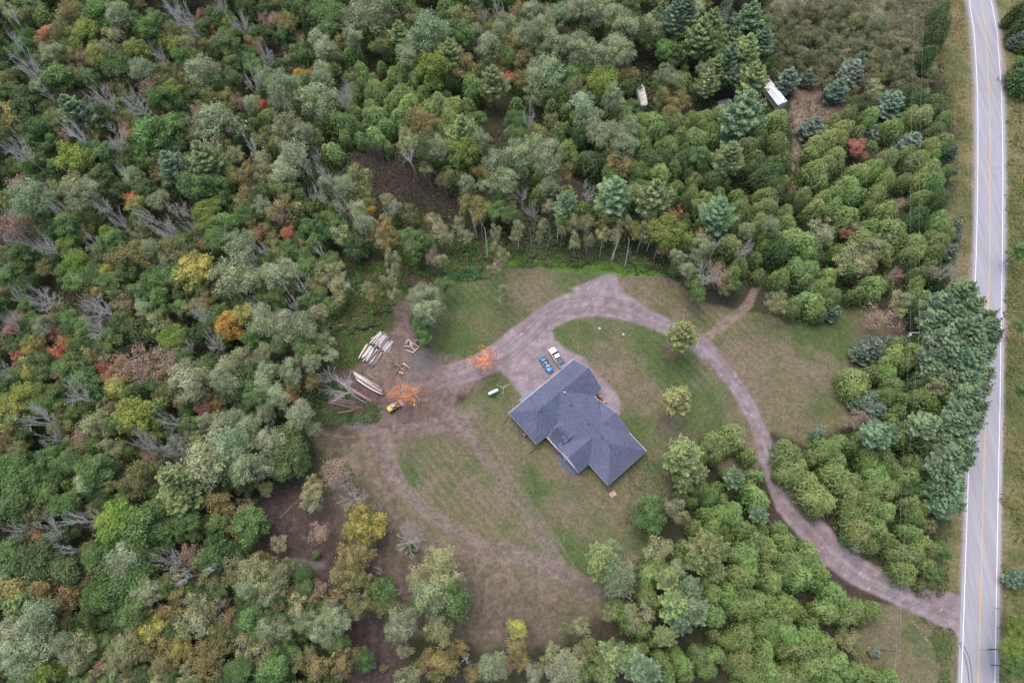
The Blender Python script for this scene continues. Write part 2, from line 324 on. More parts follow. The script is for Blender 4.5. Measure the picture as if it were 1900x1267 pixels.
# ------------------------------------------------------------------ ground sheet: one grid, split into named pieces
def build_ground():
    st = .42
    xs = np.arange(-195, 178, st); ys = np.arange(-30, 215, st)
    far = np.array([8, 20, 45, 90, 180, 400, 900, 2000])
    xs = np.concatenate([xs[0]-far[::-1], xs, xs[-1]+far]); ys = np.concatenate([ys[0]-far[::-1], ys, ys[-1]+far])
    X, Y = np.meshgrid(xs, ys); nx, ny = len(xs), len(ys)
    X = X.ravel(); Y = Y.ravel(); P = np.stack([X, Y, np.zeros_like(X)], 1)
    px, py = prj(P); bad = (np.abs(X) > 210) | (Y > 240) | (Y < -50); px = np.where(bad, -999, px); py = np.where(bad, -999, py)
    n1 = fbm(X, Y, 14, 1); n2 = fbm(X, Y, 5, 7); n3 = fbm(X, Y, 1.6, 13, 3); n4 = fbm(X, Y, 30, 21)
    nn = (n2-.5)*16+(n3-.5)*9
    def mix(c, col, m): return c*(1-m[:, None])+np.array(col)[None]*m[:, None]
    C = np.tile(np.array([.052, .045, .032]), (len(X), 1))
    C = mix(C, (.045, .055, .022), sstep(.42, .62, n2)*.8)
    C = mix(C, (.075, .052, .045), sstep(.55, .7, n1)*.6)
    # weeds / rough beyond the road and along verges
    verge = sstep(-14, 6, poly_sd(px, py, [(1700,-90),(1960,-90),(1990,1400),(1750,1400),(1745,900),(1755,420),(1780,300),(1765,150),(1700,100),(1640,10)])+nn)
    gcol = mix(np.tile(np.array([.105, .12, .045]), (len(X), 1)), (.20, .17, .085), sstep(.4, .65, n2*.6+n1*.4))
    C = C*(1-verge[:, None])+gcol*verge[:, None]
    # brush area north-east
    br = sstep(-6, 10, poly_sd(px, py, [(1420,10),(1600,-60),(1760,-60),(1740,150),(1700,200),(1560,190),(1440,150)])+nn)
    C = C*(1-br[:, None])+mix(np.tile(np.array([.10, .10, .05]), (len(X), 1)), (.19, .17, .12), sstep(.45, .6, n3))*br[:, None]
    # weedy green band
    for wp, wc in (([(600,560),(640,480),(760,450),(900,450),(1000,460),(1260,480),(1270,515),(1130,500),(930,500),(850,530),(780,560),(700,620),(590,650)], (.060, .095, .030)),
                   ([(640,640),(720,560),(735,600),(690,650),(620,720),(590,700)], (.07, .085, .035)), ([(600,735),(700,700),(720,780),(590,790),(570,760)], (.065, .085, .035))):
        m = sstep(-8, 8, poly_sd(px, py, wp)+nn); C = mix(C, wc, m*(.55+.4*n3))
    # lawn
    lawn = np.zeros(len(X))
    for L in LAWNS: lawn = np.maximum(lawn, sstep(-5, 5, poly_sd(px, py, L)+nn*.6))
    g = np.clip(.24+(n1-.5)*2.4+(n2-.5)*1.4+(n3-.5)*.6, 0, 1)
    spots = [(1220,700,60,1.0),(1300,740,55,.9),(1180,800,45,.9),(1530,640,60,.85),(1420,600,50,.5),(870,640,45,.9),(830,565,60,.8),(900,560,50,.3),(1300,790,70,.7),(1240,660,50,.8),(1540,760,40,.5),(760,880,40,.45),(860,860,80,.2),(1560,610,40,.8),(1060,620,40,.45),(1110,640,45,.3),(1200,600,40,.3),(920,700,40,.6),(890,790,60,.3),(950,740,40,.35),(820,655,60,.7),(1060,940,70,.2),(1000,900,50,.25),(1230,880,60,.25),(1100,1020,60,.1),(1065,1120,40,.5),(1690,1180,40,.8),(1740,1210,40,.5),(1240,540,50,.3),(1000,500,60,.25),(820,840,50,.15)]
    for sx, sy, sr, a in spots: g = g+a*np.exp(-((px-sx)**2+(py-sy)**2)/(2*(sr*.62)**2))*(.55+.9*n2)
    browns = [(1120,600,50,.3),(1190,740,45,.8),(1210,715,30,.6),(1400,640,90,.3),(1430,750,60,.5),(880,600,35,.7),(1020,530,70,.5),(1250,555,60,.5),(950,900,110,.35),(1130,620,40,.3),(890,950,60,.7),(1180,690,35,.5),(980,790,60,.4),(1000,1100,80,.5),(1300,720,20,.3),(1310,760,25,.5),(1480,700,80,.35),(1650,1240,60,.5)]
    for sx, sy, sr, a in browns: g = g-a*np.exp(-((px-sx)**2+(py-sy)**2)/(2*(sr*.62)**2))*(.6+.8*n3)
    g = np.clip(g, 0, 1)
    # mowing stripes: faint, run with the house
    hu = X*.755+Y*.656; hv = X*.656-Y*.755
    stripe = .5+.5*np.sin(hu*2*math.pi/1.9+.8*vnoise(hu*.2, hv*.05, 5)*6); sm = fbm(hv, hu, 25, 33)
    lc = mix(np.tile(np.array([.150, .132, .078]), (len(X), 1)), (.080, .112, .040), g)
    lc = mix(lc, (.195, .145, .115), sstep(.5, .72, fbm(X+90, Y, 9, 44))*.6*(1-g))
    lc = lc*(.80+.4*fbm(X, Y, .95, 71, 2))[:, None]; lc = mix(lc, (.095, .115, .05), sstep(.60, .72, fbm(X-30, Y+11, 1.7, 73, 3))*.45)
    lc = lc*(1+(.26*(stripe-.5)*sstep(.35, .7, sm))[:, None])*(.86+.28*fbm(hu*3, hv*.55, 1.3, 50, 3))[:, None]
    C = C*(1-lawn[:, None])+lc*lawn[:, None]
    n5 = fbm(X, Y, 1.0, 81, 2)*1.5-.25
    # bright edge of weeds along the north side
    fr = sstep(-4, 3, line_sd(px, py, [(935,487,3),(990,488,4),(1020,494,6),(1060,499,5),(1110,499,7),(1135,496,9),(1150,507,6),(1190,508,5),(1230,502,5),(1262,498,4)])+nn*.5)
    C = mix(C, (.095, .185, .035), fr*.8*(.5+n3))
    # bare dirt
    def dirt(m, c1, c2, a=1.0):
        nonlocal C
        col = mix(np.tile(np.array(c1), (len(X), 1)), c2, sstep(.35, .65, n2*.5+n3*.5)); col = col*.86*np.array([1, 1.0, .97])*(.72+.56*n5)[:, None]*(.85+.3*n2)[:, None]; m = (m*a)[:, None]; C = C*(1-m)+col*m
    low = sstep(-16, 16, poly_sd(px, py, LOWDIRT)+nn*2.6)
    dirt(low*(.62+.5*sstep(.3, .6, fbm(X+5, Y+70, 7, 91))).clip(0, 1), (.205, .155, .122), (.165, .138, .10), .96)
    gp = sstep(.52, .64, fbm(X+40, Y-9, 11, 61))*low; C = mix(C, (.10, .105, .055), gp*.45)
    dirt(sstep(-18, 14, poly_sd(px, py, DARK)+nn*1.8), (.10, .074, .068), (.07, .052, .048), .97)
    dirt(sstep(-16, 16, poly_sd(px, py, [(560,880),(600,860),(680,900),(720,980),(800,1050),(1000,1110),(1040,1190),(900,1200),(760,1150),(640,1000)])+nn*2.6), (.15, .112, .098), (.115, .10, .07), .55)
    dirt(sstep(-8, 8, poly_sd(px, py, YARD)+nn), (.215, .155, .135), (.175, .13, .115), .97)
    for t, a in TRACKS: dirt(sstep(-5, 5, line_sd(px, py, t)+nn*.5), (.235, .18, .165), (.20, .155, .145), a)
    dirt(sstep(-5, 5, poly_sd(px, py, NECLEAR)+nn*.7), (.25, .165, .14), (.21, .16, .12), .95)
    dirt(sstep(-3, 3, line_sd(px, py, SIDE)+nn*.25), (.27, .195, .16), (.23, .18, .15), .9)
    dirt(sstep(-6, 10, poly_sd(px, py, [(1640,570),(1690,600),(1670,650),(1640,620)])+nn), (.17,.125,.11), (.15,.11,.1), .8)
    for (cx, cy, cr) in ((1248,645,17),(1236,775,14),(1243,880,13),(1600,1000,0)):
        if cr: dirt(sstep(-5, 5, cr-np.hypot(px-cx, py-cy)+nn*.5), (.17, .12, .095), (.15, .11, .09), .8)
    # gravel drive
    gr = np.maximum(np.maximum(sstep(-2.5, 3, line_sd(px, py, DRIVE)+nn*.28), sstep(-2.5, 3, poly_sd(px, py, PAD)+nn*.25)), sstep(-3, 4, poly_sd(px, py, APEX)+nn*.3))
    gr *= 1-.75*sstep(880, 800, px)
    gc = mix(np.tile(np.array([.262, .222, .228]), (len(X), 1)), (.32, .285, .30), sstep(.4, .68, n3*.6+n2*.4))
    fresh = sstep(0, 18, line_sd(px, py, [(1560,1035,12),(1600,1070,12),(1660,1100,14),(1720,1125,16)])+nn*.6); gc = mix(gc, (.36, .35, .385), fresh*.6)
    fr2 = sstep(-8, 8, poly_sd(px, py, [(1024,610),(1035,640),(1060,655),(1100,690),(1140,740),(1145,768),(1135,765),(1100,712),(1060,675),(1030,655),(1018,630)])); gc = mix(gc, (.34, .31, .33), fr2*.6)
    # wheel tracks
    d = line_sd(px, py, [(a, b, 0) for a, b, c in DRIVE]); dd = -d
    for o in (6.5, 13): gc = gc*(1-(.22*np.exp(-((dd-o)/2.0)**2)*(.5+n2))[:, None])
    arc = fbm(px*.25+py*.1, py*.25, 2.0, 77, 3); gc = gc*(.84+.32*arc)[:, None]*(.86+.28*n5)[:, None]*np.array([.90, .83, .85])
    C = C*(1-gr[:, None])+gc*gr[:, None]
    for (cx, cy, a, b) in PUDDLES:
        if a: C = mix(C, (.15, .125, .12), sstep(1.5, .9, np.hypot((px-cx)/a, (py-cy)/b)+(n3-.5)*.5)*.8)
    for tt in ([(760,985,1.2),(830,1010,1.2),(900,1035,1.2),(980,1050,1.2),(1060,1085,1.2)], [(905,810,1.2),(930,850,1.1),(958,905,1.1),(985,950,1.2),(1020,1000,1.2),(1050,1045,1.2)], [(893,815,1.2),(918,860,1.1),(945,915,1.1),(972,962,1.2),(1005,1015,1.2)], [(1010,1000,1.5),(1000,1060,1.5),(1005,1110,1.5)], [(1040,1010,1.2),(1070,1060,1.2),(1110,1100,1.2)],
               [(715,850,1.4),(735,900,1.4),(775,945,1.4),(830,985,1.4),(890,1005,1.4)], [(730,845,1.4),(752,893,1.4),(790,935,1.4),(845,975,1.4)], [(800,790,1.2),(840,800,1.2),(880,830,1.2),(905,870,1.2)], [(700,780,1.2),(780,790,1.2),(860,770,1.2)], [(590,800,1.2),(640,812,1.2),(700,805,1.2)], [(520,960,1.2),(580,900,1.2),(620,860,1.2)]):
        C = mix(C, (.235, .185, .17), sstep(-1.3, 1.2, line_sd(px, py, tt)+(n3-.5)*2.5)*.5)
    # tyre marks in the yard
    for t in ([(830,760,1.2),(790,745,1.2),(750,740,1.2)], [(835,790,1.3),(800,760,1.3),(760,730,1.3),(745,690,1.3)], [(742,560,1.5),(744,620,1.5),(740,690,1.5)], [(600,760,1.3),(650,740,1.3),(720,715,1.3),(800,700,1.3)]):
        C = mix(C, (.13, .095, .085), sstep(-1.5, 1.5, line_sd(px, py, t)+(n3-.5)*3)*.45)
    sp = _hash(np.round(X/.42), np.round(Y/.42), 99); C = C*np.where((sp > .994)[:, None] & (gr > .5)[:, None], 1.6, 1.0)   # pale stones
    # roadside shoulder
    mid = [(.5*(a[0]+b[0]), a[1], .5*(b[0]-a[0])+9) for a, b in zip(ROADL, ROADR)]
    sh = sstep(-3, 3, line_sd(px, py, mid)+nn*.22); C = mix(C, (.30, .25, .25), sh*.9)
    ditch = sstep(-7, 5, line_sd(px, py, [(1770,300,8),(1790,400,8),(1775,500,8)])+nn); C = mix(C, (.17, .14, .08), ditch*.5)
    z = np.where(bad, 0, (n1-.5)*.25+(n3-.5)*.06)*(1-np.clip(gr+sh+verge, 0, 1))
    keep = sstep(40, 60, np.hypot(px-1070, py-780)); z = np.minimum(z*keep, 0.0)-.02
    P[:, 2] = z
    idx = np.arange(nx*ny).reshape(ny, nx); Q = np.stack([idx[:-1, :-1], idx[:-1, 1:], idx[1:, 1:], idx[1:, :-1]], -1).reshape(-1, 4)
    cls = np.zeros(len(X), int); cls[lawn > .5] = 1; cls[np.maximum(low, 0) > .6] = 2; cls[sstep(-8, 8, poly_sd(px, py, YARD)+nn) > .5] = 2
    for L in LAWNS: pass
    cls[verge > .5] = 4; cls[gr > .5] = 3
    fc = cls[Q].max(1)
    mats = [vcol_mat('soil', fine=1.2, amt=.6, bump=.9, dist=.2), vcol_mat('turf', fine=1.5, amt=.55, bump=.7, dist=.1), vcol_mat('dirt', fine=1.3, amt=.5, bump=.8, dist=.12), vcol_mat('gravel', fine=1.6, amt=.26, bump=.5, dist=.05), vcol_mat('verge_turf', fine=1.3, amt=.6, bump=.9, dist=.2)]
    for k, nm in enumerate(['forest_floor', 'lawn', 'dirt_track', 'driveway', 'grass_verge']):
        f = Q[fc == k]; u, inv = np.unique(f, return_inverse=True)
        me = mesh_np(nm, P[u], inv.reshape(-1, 4), mats[k], C[u], 'col', True)
        o = link(bpy.data.objects.new(nm, me)); o['kind'] = 'structure'
build_ground()

def top(o, label, cat, group=None):
    o['label'] = label; o['category'] = cat
    if group: o['group'] = group
    return o
def empty(name, loc, rz=0, label='', cat='', group=None):
    o = bpy.data.objects.new(name, None); o.empty_display_size = .5; link(o); o.location = loc; o.rotation_euler = (0, 0, rz)
    return top(o, label, cat, group)
class MB:
    def __init__(s): s.bm = bmesh.new()
    def box(s, x0, x1, y0, y1, z0, z1, bev=0, taper=0):
        vs = [s.bm.verts.new((x, y, z)) for z, t in ((z0, 0), (z1, taper)) for x, y in ((x0+t, y0+t), (x1-t, y0+t), (x1-t, y1-t), (x0+t, y1-t))]
        fs = [(3, 2, 1, 0), (4, 5, 6, 7), (0, 1, 5, 4), (1, 2, 6, 5), (2, 3, 7, 6), (3, 0, 4, 7)]
        F_ = [s.bm.faces.new([vs[i] for i in f]) for f in fs]
        if bev:
            es = list({e for f in F_ for e in f.edges}); bmesh.ops.bevel(s.bm, geom=es, offset=bev, segments=2, affect='EDGES', profile=.6)
        return s
    def prism(s, pts, y0, y1, bev=0):       # profile in x,z extruded along y
        a = [s.bm.verts.new((x, y0, z)) for x, z in pts]; b = [s.bm.verts.new((x, y1, z)) for x, z in pts]; n = len(pts)
        F_ = [s.bm.faces.new(a[::-1]), s.bm.faces.new(b)]+[s.bm.faces.new((a[i], a[(i+1) % n], b[(i+1) % n], b[i])) for i in range(n)]
        if bev:
            es = list({e for f in F_ for e in f.edges}); bmesh.ops.bevel(s.bm, geom=es, offset=bev, segments=2, affect='EDGES', profile=.6)
        return s
    def tube(s, p, q, r0, r1=None, k=10):
        r1 = r0 if r1 is None else r1; p = Vector(p); q = Vector(q); d = (q-p).normalized(); u = d.orthogonal().normalized(); v = d.cross(u)
        A = [s.bm.verts.new(p+r0*(math.cos(6.2832*i/k)*u+math.sin(6.2832*i/k)*v)) for i in range(k)]
        B = [s.bm.verts.new(q+r1*(math.cos(6.2832*i/k)*u+math.sin(6.2832*i/k)*v)) for i in range(k)]
        for i in range(k): s.bm.faces.new((A[i], A[(i+1) % k], B[(i+1) % k], B[i]))
        s.bm.faces.new(A[::-1]); s.bm.faces.new(B); return s
    def ball(s, c, r, sx=1, sy=1, sz=1, u=14, v=9):
        g = bmesh.ops.create_uvsphere(s.bm, u_segments=u, v_segments=v, radius=r)['verts']
        for q in g: q.co = Vector((q.co.x*sx+c[0], q.co.y*sy+c[1], q.co.z*sz+c[2]))
        return s
    def face(s, pts): s.bm.faces.new([s.bm.verts.new(p) for p in pts]); return s
    def out(s, name, mat, parent=None, smooth=False):
        me = bpy.data.meshes.new(name); bmesh.ops.recalc_face_normals(s.bm, faces=s.bm.faces[:]); s.bm.to_mesh(me); s.bm.free(); me.materials.append(mat)
        if smooth:
            for p in me.polygons: p.use_smooth = True
        return link(bpy.data.objects.new(name, me), parent)

# ------------------------------------------------------------------ road
def asphalt():
    m, t, b = newmat('asphalt'); tc = N(t, 'ShaderNodeTexCoord')
    n = N(t, 'ShaderNodeTexNoise'); n.inputs['Scale'].default_value = 1.2; n.inputs['Detail'].default_value = 8; n.inputs['Roughness'].default_value = .7
    mp = N(t, 'ShaderNodeMapping'); mp.inputs['Scale'].default_value = (1, .03, 1); t.links.new(tc.outputs['Object'], mp.inputs[0]); t.links.new(mp.outputs[0], n.inputs['Vector'])
    n2 = N(t, 'ShaderNodeTexNoise'); n2.inputs['Scale'].default_value = 14; n2.inputs['Detail'].default_value = 4; t.links.new(tc.outputs['Object'], n2.inputs['Vector'])
    cr = N(t, 'ShaderNodeValToRGB'); cr.color_ramp.elements[0].position = .3; cr.color_ramp.elements[0].color = (.27, .262, .295, 1); cr.color_ramp.elements[1].position = .7; cr.color_ramp.elements[1].color = (.40, .39, .43, 1)
    t.links.new(n.outputs[0], cr.inputs[0]); mx = N(t, 'ShaderNodeMix', data_type='RGBA', blend_type='OVERLAY'); mx.inputs[0].default_value = .35
    t.links.new(cr.outputs[0], mx.inputs[6]); t.links.new(n2.outputs[0], mx.inputs[7]); t.links.new(mx.outputs[2], b.inputs['Base Color']); b.inputs['Roughness'].default_value = .85
    return m
def ribbon(A, B, z, name, mat):
    V = []; 
    for a, b in zip(A, B): V += [(*a, z), (*b, z)]
    Fq = [(2*i, 2*i+1, 2*i+3, 2*i+2) for i in range(len(A)-1)]
    return mesh_np(name, np.array(V), np.array(Fq), mat)
def dens(pts, n=6):
    P = [unp(*p) for p in pts]; out = []
    for i in range(len(P)-1):
        p0 = P[max(i-1, 0)]; p1 = P[i]; p2 = P[i+1]; p3 = P[min(i+2, len(P)-1)]
        for k in range(n):
            t = k/n; out.append(tuple(.5*((2*p1[j])+(-p0[j]+p2[j])*t+(2*p0[j]-5*p1[j]+4*p2[j]-p3[j])*t*t+(-p0[j]+3*p1[j]-3*p2[j]+p3[j])*t**3) for j in range(2)))
    out.append(P[-1]); return out
RL = dens(ROADL); RR = dens(ROADR); RC = dens(ROADC)
def off(P, d):
    P = np.array(P); T = np.gradient(P, axis=0); T /= np.linalg.norm(T, axis=1, keepdims=True); return P+np.stack([-T[:, 1], T[:, 0]], 1)*d
road = link(bpy.data.objects.new('road', ribbon(off(RL, -.75), off(RR, .75), .03, 'road', asphalt()))); road['kind'] = 'structure'
wp = plain('road_paint_white', (.78, .78, .80), .6, nscale=3, namt=.12); yp = plain('road_paint_yellow', (.66, .42, .13), .6, nscale=3, namt=.15)
for nm, P, m, hw in (('edge_line', RL, wp, .09), ('edge_line', RR, wp, .09), ('centre_line', RC, yp, .085)):
    o = link(bpy.data.objects.new(nm, ribbon(off(P, -hw), off(P, hw), .036, nm, m)), road)
sk = plain('tyre_skid_rubber', (.16, .155, .17), .8, nscale=1.5, namt=.3)
for dx in (0, 12):
    P = dens([(1779+dx*.3, 1190), (1789+dx*.6, 1215), (1796+dx*.5, 1245), (1799+dx*.5, 1290)]); link(bpy.data.objects.new('skid_mark', ribbon(off(P, -.12), off(P, .12), .034, 'skid_mark', sk)), road)
crk = plain('crack_sealant', (.2, .2, .21), .7)
for y, x0, x1 in ((166, 1816, 1832), (312, 1841, 1856), (1205, 1818, 1846)):
    P = dens([(x0, y), (.5*(x0+x1), y+1), (x1, y-.3)]); link(bpy.data.objects.new('crack', ribbon(off(P, -.07), off(P, .07), .0345, 'crack', crk)), road)
# puddles
wat = plain('puddle_water', (.115, .10, .105), .55, nscale=.8, namt=.2, spec=.25)
for (cx, cy, a, b) in PUDDLES:
    if not a: continue
    V = []; n = 26; rng = np.random.default_rng(int(cx))
    for i in range(n):
        q = 6.2832*i/n; k = .72+.16*math.sin(q*3+cx)+.1*math.sin(q*5+cy)+rng.uniform(-.04, .04)
        V.append((*unp(cx+a*k*math.cos(q), cy+b*k*math.sin(q)), .012))
    me = bpy.data.meshes.new('puddle'); me.from_pydata(V, [], [tuple(range(n))]); me.materials.append(wat); o = link(bpy.data.objects.new('puddle', me)); o['kind'] = 'structure'

# ------------------------------------------------------------------ trees
KIND = {  # species, proto, n, colour, second colour, height, ratio crown height, category
 'g': ('maple_tree', 'maple', 6, (.090,.142,.052), (.12,.17,.06), 12.5), 'd': ('elm_tree', 'maple', 6, (.060,.095,.038), (.085,.12,.045), 11), 'l': ('basswood_tree', 'maple', 6, (.135,.19,.045), (.17,.20,.05), 12),
 'o': ('alder_tree', 'birch', 6, (.135,.15,.06), (.18,.175,.075), 11.5), 's': ('poplar_tree', 'poplar', 5, (.165,.195,.108), (.22,.237,.135), 15), 'k': ('birch_tree', 'birch', 6, (.19,.20,.10), (.25,.235,.125), 12),
 'h': ('aspen_tree', 'birch', 6, (.155,.15,.06), (.225,.175,.075), 11.5), 'y': ('maple_tree', 'maple', 6, (.15,.18,.065), (.27,.25,.08), 11.5), 'a': ('maple_tree', 'maple', 6, (.32,.23,.075), (.40,.26,.07), 11),
 'r': ('maple_tree', 'maple', 6, (.20,.125,.085), (.28,.13,.10), 10.5), 'R': ('maple_tree', 'maple', 6, (.13,.155,.06), (.29,.15,.09), 12), 'p': ('ash_tree', 'thin', 3, (.26,.20,.15), (.24,.16,.12), 11),
 'j': ('maple_tree', 'thin', 3, (.38,.18,.10), (.44,.19,.10), 10.5), 'w': ('pine_tree', 'pine', 4, (.135,.185,.10), (.205,.255,.145), 16.5), 'n': ('pine_tree', 'pine', 4, (.16,.20,.085), (.24,.26,.11), 15.5),
 'u': ('spruce_tree', 'spruce', 3, (.145,.18,.125), (.19,.225,.16), 8.5), 'c': ('cedar_tree', 'cedar', 5, (.098,.148,.05), (.168,.212,.076), 8.5), 'e': ('cedar_tree', 'cedar', 5, (.115,.158,.055), (.18,.205,.078), 9.0),
 'v': ('cedar_tree', 'cedar', 5, (.06,.092,.036), (.085,.115,.045), 9.5)}
NM = {'g': 'mid green', 'd': 'dark green', 'l': 'lime green', 'o': 'olive green', 's': 'sage green', 'k': 'khaki leaved', 'h': 'ochre brown', 'y': 'yellow tinged', 'a': 'golden orange', 'r': 'dull red', 'R': 'red topped green', 'p': 'thin pinkish brown', 'j': 'coral orange', 'w': 'blue green', 'n': 'pale green', 'u': 'bluish', 'c': 'green', 'e': 'gold tipped', 'v': 'dark', 't': 'bare grey', 'x': 'bleached white'}
LM = [(70,680,'the pink red maple at the left edge'),(185,330,'the big bare grey tree near the upper left corner'),(185,95,'the golden maple in the upper left woods'),(88,68,'the red topped maple in the upper left corner'),(130,195,'the blue green pine in the upper left woods'),(360,505,'the yellow and red maple of the left woods'),(425,605,'the golden orange maple of the left woods'),(205,690,'the coral red maple in the left woods'),(260,690,'the pinkish brown bare crown in the left woods'),(78,555,'the round grey bare tree at the left'),(445,500,'the large sage poplar of the left woods'),(250,790,'the lime maple at the lower left'),(390,730,'the crimson maple above the dark glade'),(420,850,'the big sage poplar by the dark dirt field'),(150,970,'the white dead tree of the lower left woods'),(330,910,'the pale pine of the lower left woods'),(345,1040,'the leaning white dead trees at the lower left'),(150,1090,'the ochre birch at the lower left'),(265,1100,'the small pale pine at the lower left'),(490,1090,'the khaki birch by the puddled track'),(675,975,'the bright yellow maple in the dirt field'),(810,1080,'the tall khaki poplar at the foot of the dirt field'),(1140,1050,'the big round pine at the foot of the lawn'),(1250,1110,'the star shaped pine at the bottom'),(960,1190,'the yellow birch at the bottom edge'),(1270,850,'the pale pine by the lower lawn corner'),(1210,950,'the small green maple on the lower lawn'),(1320,1010,'the pale golden pine in the lower cedars'),(700,640,'the white log pile'),(650,730,'the long log stack'),(730,755,'the yellow loader'),(1070,780,'the house'),(560,120,'the amber maple in the upper woods'),(770,230,'the ochre birch of the central woods'),(910,155,'the pale pine in the upper woods'),(740,360,'the dark hollow in the woods'),(860,270,'the yellow tinged pine above the dark hollow'),(640,40,'the tall poplars at the top edge'),(800,140,'the lime maple in the upper cedars'),(600,310,'the row of white dead birches'),(660,390,'the grey fan shaped dead tree'),(890,400,'the yellow birch at the wood edge'),(1040,40,'the poplars at the upper middle edge'),(1030,120,'the round sage poplar above the middle'),(1190,175,'the rusty white trailer roof'),(1430,165,'the white trailer'),(1140,350,'the blue green pine above the lawn'),(1215,355,'the pale star shaped pine above the lawn'),(1245,430,'the orange topped maple above the lawn'),(1335,385,'the broad pine behind the lawn'),(1320,520,'the pinkish bare crown at the lawn corner'),(1385,200,'the big pine by the white trailer'),(1595,275,'the red maple in the cedars'),(1510,200,'the pink dirt clearing'),(1650,180,'the round bluish spruce of the upper right'),(1690,620,'the crossarm power pole'),(1640,580,'the pinkish brown tree by the power pole'),(1590,710,'the gold tipped cedar at the lawn edge'),(1790,600,'the pines leaning over the road'),(1745,40,'the lone dark cedar at the top right'),(1480,860,'the driveway bend'),(1600,960,'the cedar island by the driveway'),(1560,1060,'the driveway gravel patch'),(1780,1130,'the driveway mouth'),(1635,1060,'the small golden shrub by the drive'),(1625,1210,'the small spruce by the thin pole'),(1450,560,'the cedar block north of the lawn'),(1500,470,'the maroon gap tree in the cedars'),(870,250,'the grey bare tree above the hollow'),(1270,615,'the lone pine beside the drive'),(1262,740,'the lone pine on the front lawn'),(900,660,'the coral maple by the drive'),(740,725,'the coral maple by the loader'),(1130,250,'the dense cedars above the lawn'),(1100,560,'the gravel turning area'),(930,530,'the thin birches at the lawn edge'),(800,565,'the khaki birches beside the dirt lane'),(520,640,'the sage poplars left of the log yard'),(590,720,'the forked bare tree over the log stack'),(630,880,'the thin bare crown on the dirt field')]
LMA = np.array([(a, b) for a, b, c in LM], float)
DIRS = ['right of', 'upper right of', 'above', 'upper left of', 'left of', 'lower left of', 'below', 'lower right of']
def where(x, y, exclude=12, nth=0):
    d = np.hypot(LMA[:, 0]-x, LMA[:, 1]-y); d = np.where(d < exclude, 1e9, d); i = int(np.argsort(d)[nth]); a = math.atan2(-(y-LMA[i, 1]), x-LMA[i, 0]); k = int(round(a/(math.pi/4))) % 8
    q = ''
    return q+DIRS[k]+' '+LM[i][2]
